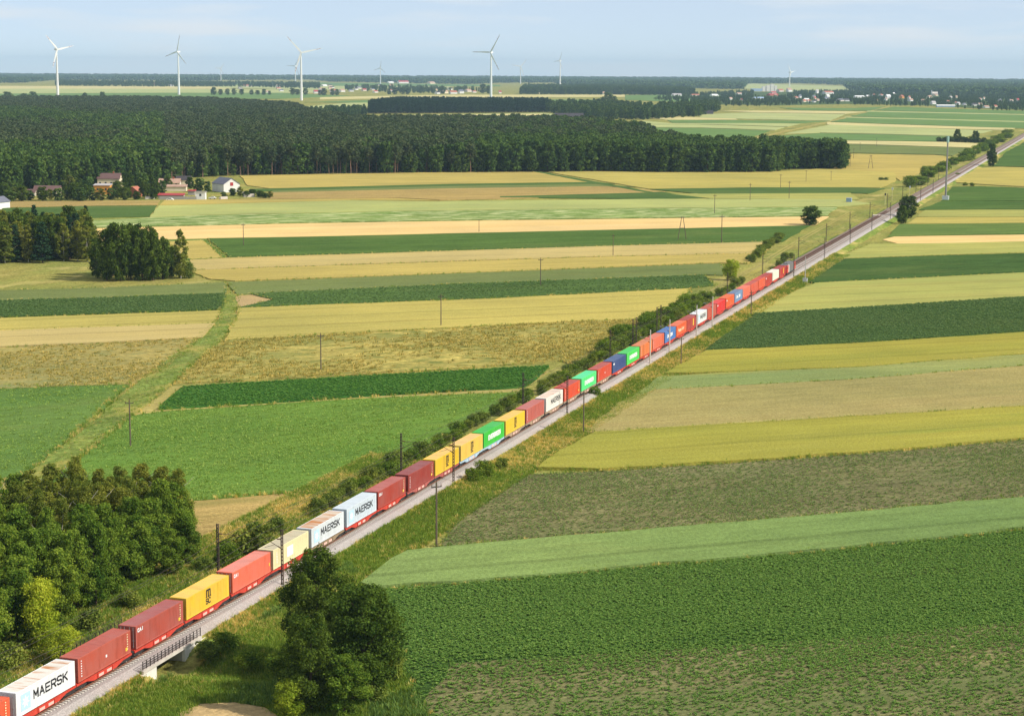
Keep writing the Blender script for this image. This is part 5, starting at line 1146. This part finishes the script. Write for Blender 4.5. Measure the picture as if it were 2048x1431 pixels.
gr_m = leaf_mat('grass_blades', C(92, 132, 46), C(166, 184, 84), .4); dry_m = leaf_mat('dry_grass', C(206, 186, 106), C(244, 226, 156), .4); reed_m = leaf_mat('reed_blades', C(76, 112, 50), C(136, 164, 90), .35)
def grid_rows(poly, row, gap, ang, seed, jit=.12):
    a = np.array([p[:2] for p in poly]); c, s = math.cos(ang), math.sin(ang); U = a @ np.array([c, s]); V = a @ np.array([-s, c])
    r = np.random.default_rng(seed); u, v = np.meshgrid(np.arange(U.min(), U.max(), gap), np.arange(V.min(), V.max(), row))
    u = u + r.normal(0, jit, u.shape); v = v + r.normal(0, jit * .5, v.shape)
    Q = np.stack([u * c - v * s, u * s + v * c], -1).reshape(-1, 2); Q = Q[inside(poly, Q)]
    X, Y = np.array([px((q[0], q[1], 0)) for q in Q]).T
    return Q[(X > -20) & (X < 2070) & (Y < 1460)]
def wave(Q, k, s=0): return np.sin(Q[:, 0] * k + s) + np.sin(Q[:, 1] * k * 1.7 + Q[:, 0] * k * .6 + s * 2) + np.sin(Q[:, 0] * k * 2.3 - Q[:, 1] * k * 1.1)
Q = grid_rows(B0, .46, .28, math.radians(20), 1)
# the stand thins out towards the camera
yy = np.array([px((q[0], q[1], 0))[1] for q in Q]) + 14 * wave(Q, .09)
xx = np.array([px((q[0], q[1], 0))[0] for q in Q])
lim = 1300 - (xx - 900) * .045
band = .08 * np.sin((Q[:, 1] * math.cos(math.radians(20)) - Q[:, 0] * math.sin(math.radians(20))) * 2 * math.pi / 9)
keep = NR.random(len(Q)) < np.where(yy < lim, .95, np.clip(.85 - (yy - lim) / 170, .3, 1)) + band
scatter('beet_plants', Q[keep], [rosette('beet', i, 9, .3, beet_m) for i in range(5)], .75, 1.25, 'dense dark green leaf crop filling the lower right field', 'crop', 51, .25)
Q = grid_rows(B2, .75, .5, math.radians(20), 2); keep = NR.random(len(Q)) < np.clip(.55 + .13 * wave(Q, .07), .25, .95)
scatter('thin_crop_plants', Q[keep], [rosette('plant', 20 + i, 8, .34, thin_m) for i in range(4)], .7, 1.2, 'sparse leafy crop with soil showing right of the railway', 'crop', 52, .28)
# leafy relief on the other broad-leaved and grassy strips within half a kilometre or so
def relief(k, protos, gap, smin, smax, label, cat, dens=.9, seed=0, far=700, waved=.1, nm='crop_clumps'):
    A, Zs = [], []
    for W, z in FP[k]:
        if rng_of(np.mean(W, 0)) > far: continue
        g = gap * max(1, rng_of(np.mean(W, 0)) / 520)
        Q = grid_rows(W, g, g * .8, math.radians(20), seed, g * .35); Q = Q[NR.random(len(Q)) < np.clip(dens + waved * wave(Q, .06, seed), .05, 1)]
        A.append(np.column_stack([Q, np.full(len(Q), z - .05)]))
    A = np.concatenate(A); sc_ = NR.uniform(smin, smax, len(A)) * np.maximum(1, np.hypot(A[:, 0], A[:, 1]) / 520)
    scatter(nm, A, protos, 0, 1, label, cat, seed, scale=sc_); print(nm, k, len(A))
dkm = leaf_mat('dark_crop_leaves', C(80, 114, 62), C(138, 166, 106), .2); clm = leaf_mat('clover_leaves', C(66, 124, 48), C(126, 170, 82), .25)
mdm = leaf_mat('meadow_blades', C(116, 154, 66), C(164, 188, 100), .35); wdm = leaf_mat('weedy_blades', C(128, 132, 68), C(212, 192, 116), .35)
dkp = [rosette('plant', 120 + i, 8, .42, dkm) for i in range(4)]
relief('dark_green', dkp, .72, .7, 1.3, 'leafy rows of the dark green strips', 'crop', .85, 71)
relief('dark_green_b', dkp, .85, .6, 1.1, 'leafy rows of the mid green strips', 'crop', .5, 72)
relief('clover', [rosette('plant', 130 + i, 8, .42, clm) for i in range(3)], .66, .7, 1.3, 'leafy clover wedge left of the train', 'crop', .9, 73)
mt = [tuft('meadow_tuft', 140 + i, 12, .22, .5, .08, mdm, 1.1) for i in range(4)]
relief('meadow', mt, 1.0, .7, 1.7, 'bent grass of the bright meadow', 'grass', .7, 74, waved=.2)
relief('meadow_pale', mt, 1.2, .7, 1.7, 'bent grass of the pale meadow beside the ditch', 'grass', .55, 75, waved=.2)
wt = [tuft('weed_tuft', 150 + i, 12, .36, .6, .12, wdm, 1.0) for i in range(4)]
relief('weedy', wt, 1.3, .7, 1.8, 'tangled weeds of the yellow fallow field', 'weeds', .45, 76, waved=.25)
relief('weedy_grey', wt, 1.5, .7, 1.6, 'tangled weeds of the greyish fallow field', 'weeds', .35, 77, waved=.25)
def slope_z(s, t):
    return np.interp(t, [q[0] for q in emb], [max(q[1], 0) for q in emb])
def strip(s0, s1, t0, t1, n, seed):
    r = np.random.default_rng(seed); s = r.uniform(s0, s1, n); t = r.uniform(t0, t1, n)
    q = s[:, None] * DD + (t + TC)[:, None] * NN; z = slope_z(s, t)
    hole = ((s > BR0 - .3) & (s < BR1 + .3) & (t > -10.2) & (t < 7.0)) | ((s > BR0 - 4) & (s < BR1 + 5.5) & (t > 3) & (t < 6.6)); z = np.where(t > 6.4, dip(s, t), z)
    return np.column_stack([q, z])[~hole], t[~hole], s[~hole]
gt = [tuft('grass_tuft', 60 + i, 12, .5, .32, .05, gr_m) for i in range(4)]; dt = [tuft('dry_tuft', 70 + i, 12, .5, .32, .05, dry_m) for i in range(3)]; rt = [tuft('reed_tuft', 80 + i, 10, 1.0, .4, .08, reed_m) for i in range(3)]
for (s0, s1, t0, t1, n, sd) in ((165, 480, 3.5, 13, 30000, 61), (165, 330, -22, -7.6, 26000, 62), (480, 760, 3.6, 10, 9000, 63)):
    Pn, t, s = strip(s0, s1, t0, t1, n, sd); dryness = .3 + .22 * wave(Pn, .16, 1) + np.where(s > 330, .25, 0) + np.where(t < 4.3, .25, 0); dr_ = NR.random(len(Pn)) < np.clip(dryness - .16, .05, .75)
    scatter('grass_tufts', Pn[~dr_], gt, .7, 1.5 if s0 < 400 else 1.9, 'green grass tufts on the railway bank', 'grass', sd); scatter('dry_grass_tufts', Pn[dr_], dt, .7, 1.4 if s0 < 400 else 1.8, 'straw coloured dry grass on the railway bank', 'grass', sd + 100)
low = [at(*p)[:2] for p in ((130, 1440), (330, 1340), (420, 1275), (560, 1180), (700, 1130), (735, 1170), (760, 1230), (800, 1330), (860, 1440))]
Q = fill(low, .33, .5, 64); s_ = Q @ DD; t_ = Q @ NN - TC; Q = Q[t_ > 6.2]; s_, t_ = Q @ DD, Q @ NN - TC
Z = dip(s_, t_); bare = inside([at(*p)[:2] for p in ((360, 1445), (400, 1413), (470, 1410), (530, 1420), (560, 1445))], Q); Q, Z = Q[~bare], Z[~bare]
lush = (wave(Q, .12, 2) > .4) & (NR.random(len(Q)) < .6)
scatter('grass_tufts', np.column_stack([Q, Z])[~lush], gt, .8, 1.6, 'lush grass in the hollow between the bridge and the big trees', 'grass', 65)
scatter('reed_tufts', np.column_stack([Q, Z])[lush], rt, .6, 1.2, 'taller bluish green reeds in the hollow by the bridge', 'reeds', 66)
# ragged grassy margins where the strips meet
mg = []
for k_, L_ in FP.items():
    if k_.startswith('far') or k_ in ('lane', 'soil'): continue
    for W, z in L_:
        for a, b in zip(W, W[1:] + W[:1]):
            d0 = min(rng_of(a), rng_of(b)); Ln = float(np.hypot(*(b - a)))
            if d0 > 800: continue
            n = int(min(Ln, 420) / (.7 * max(1, d0 / 350))); u = NR.random(n)[:, None]; q = a + (b - a) * u; nr = np.array([-(b - a)[1], (b - a)[0]]) / max(Ln, 1e-6)
            mg.append(np.column_stack([q + nr * NR.normal(0, .6, (n, 1)), np.full(n, .12)]))
mg = np.concatenate(mg); s_ = mg[:, :2] @ DD; t_ = mg[:, :2] @ NN - TC; mg = mg[(t_ > 7) | (t_ < -11)]; X, Y = px(mg)[:2] if False else np.array([px(q) for q in mg]).T; mg = mg[(X > -20) & (X < 2070) & (Y < 1450)]
half = NR.random(len(mg)) < .6; print('margins', len(mg))
scatter('margin_grass', mg[half], gt, .7, 1.7, 'green grass along the edges of the field strips', 'grass', 91); scatter('margin_dry_grass', mg[~half], dt, .6, 1.5, 'straw coloured grass along the edges of the field strips', 'grass', 92)
dq = fill([at(*p)[:2] for p in ((450, 590), (472, 592), (466, 640), (430, 692), (335, 774), (245, 846), (135, 934), (70, 980), (50, 962), (180, 852), (288, 758), (404, 678), (440, 640))], 1.0, .5, 67)
scatter('ditch_weeds', dq, gt + dt[:1], .7, 1.5, 'tall weeds growing along the winding ditch', 'weeds', 68)

# ------------------------------------------------------------------ haze
if HAZE_DENSITY:
    m, n, o = new_mat('haze'); v = node(n, 'ShaderNodeVolumePrincipled'); v.inputs['Color'].default_value = (.56, .8, 1, 1); v.inputs['Density'].default_value = HAZE_DENSITY; v.inputs['Anisotropy'].default_value = 0.
    n.links.new(v.outputs[0], o.inputs['Volume'])
    tag(MB().box(-20500, 20500, -3500, 20500, -3.5, 190).build('haze', m), 'thin bluish summer haze over the whole plain', 'haze', kind='stuff')
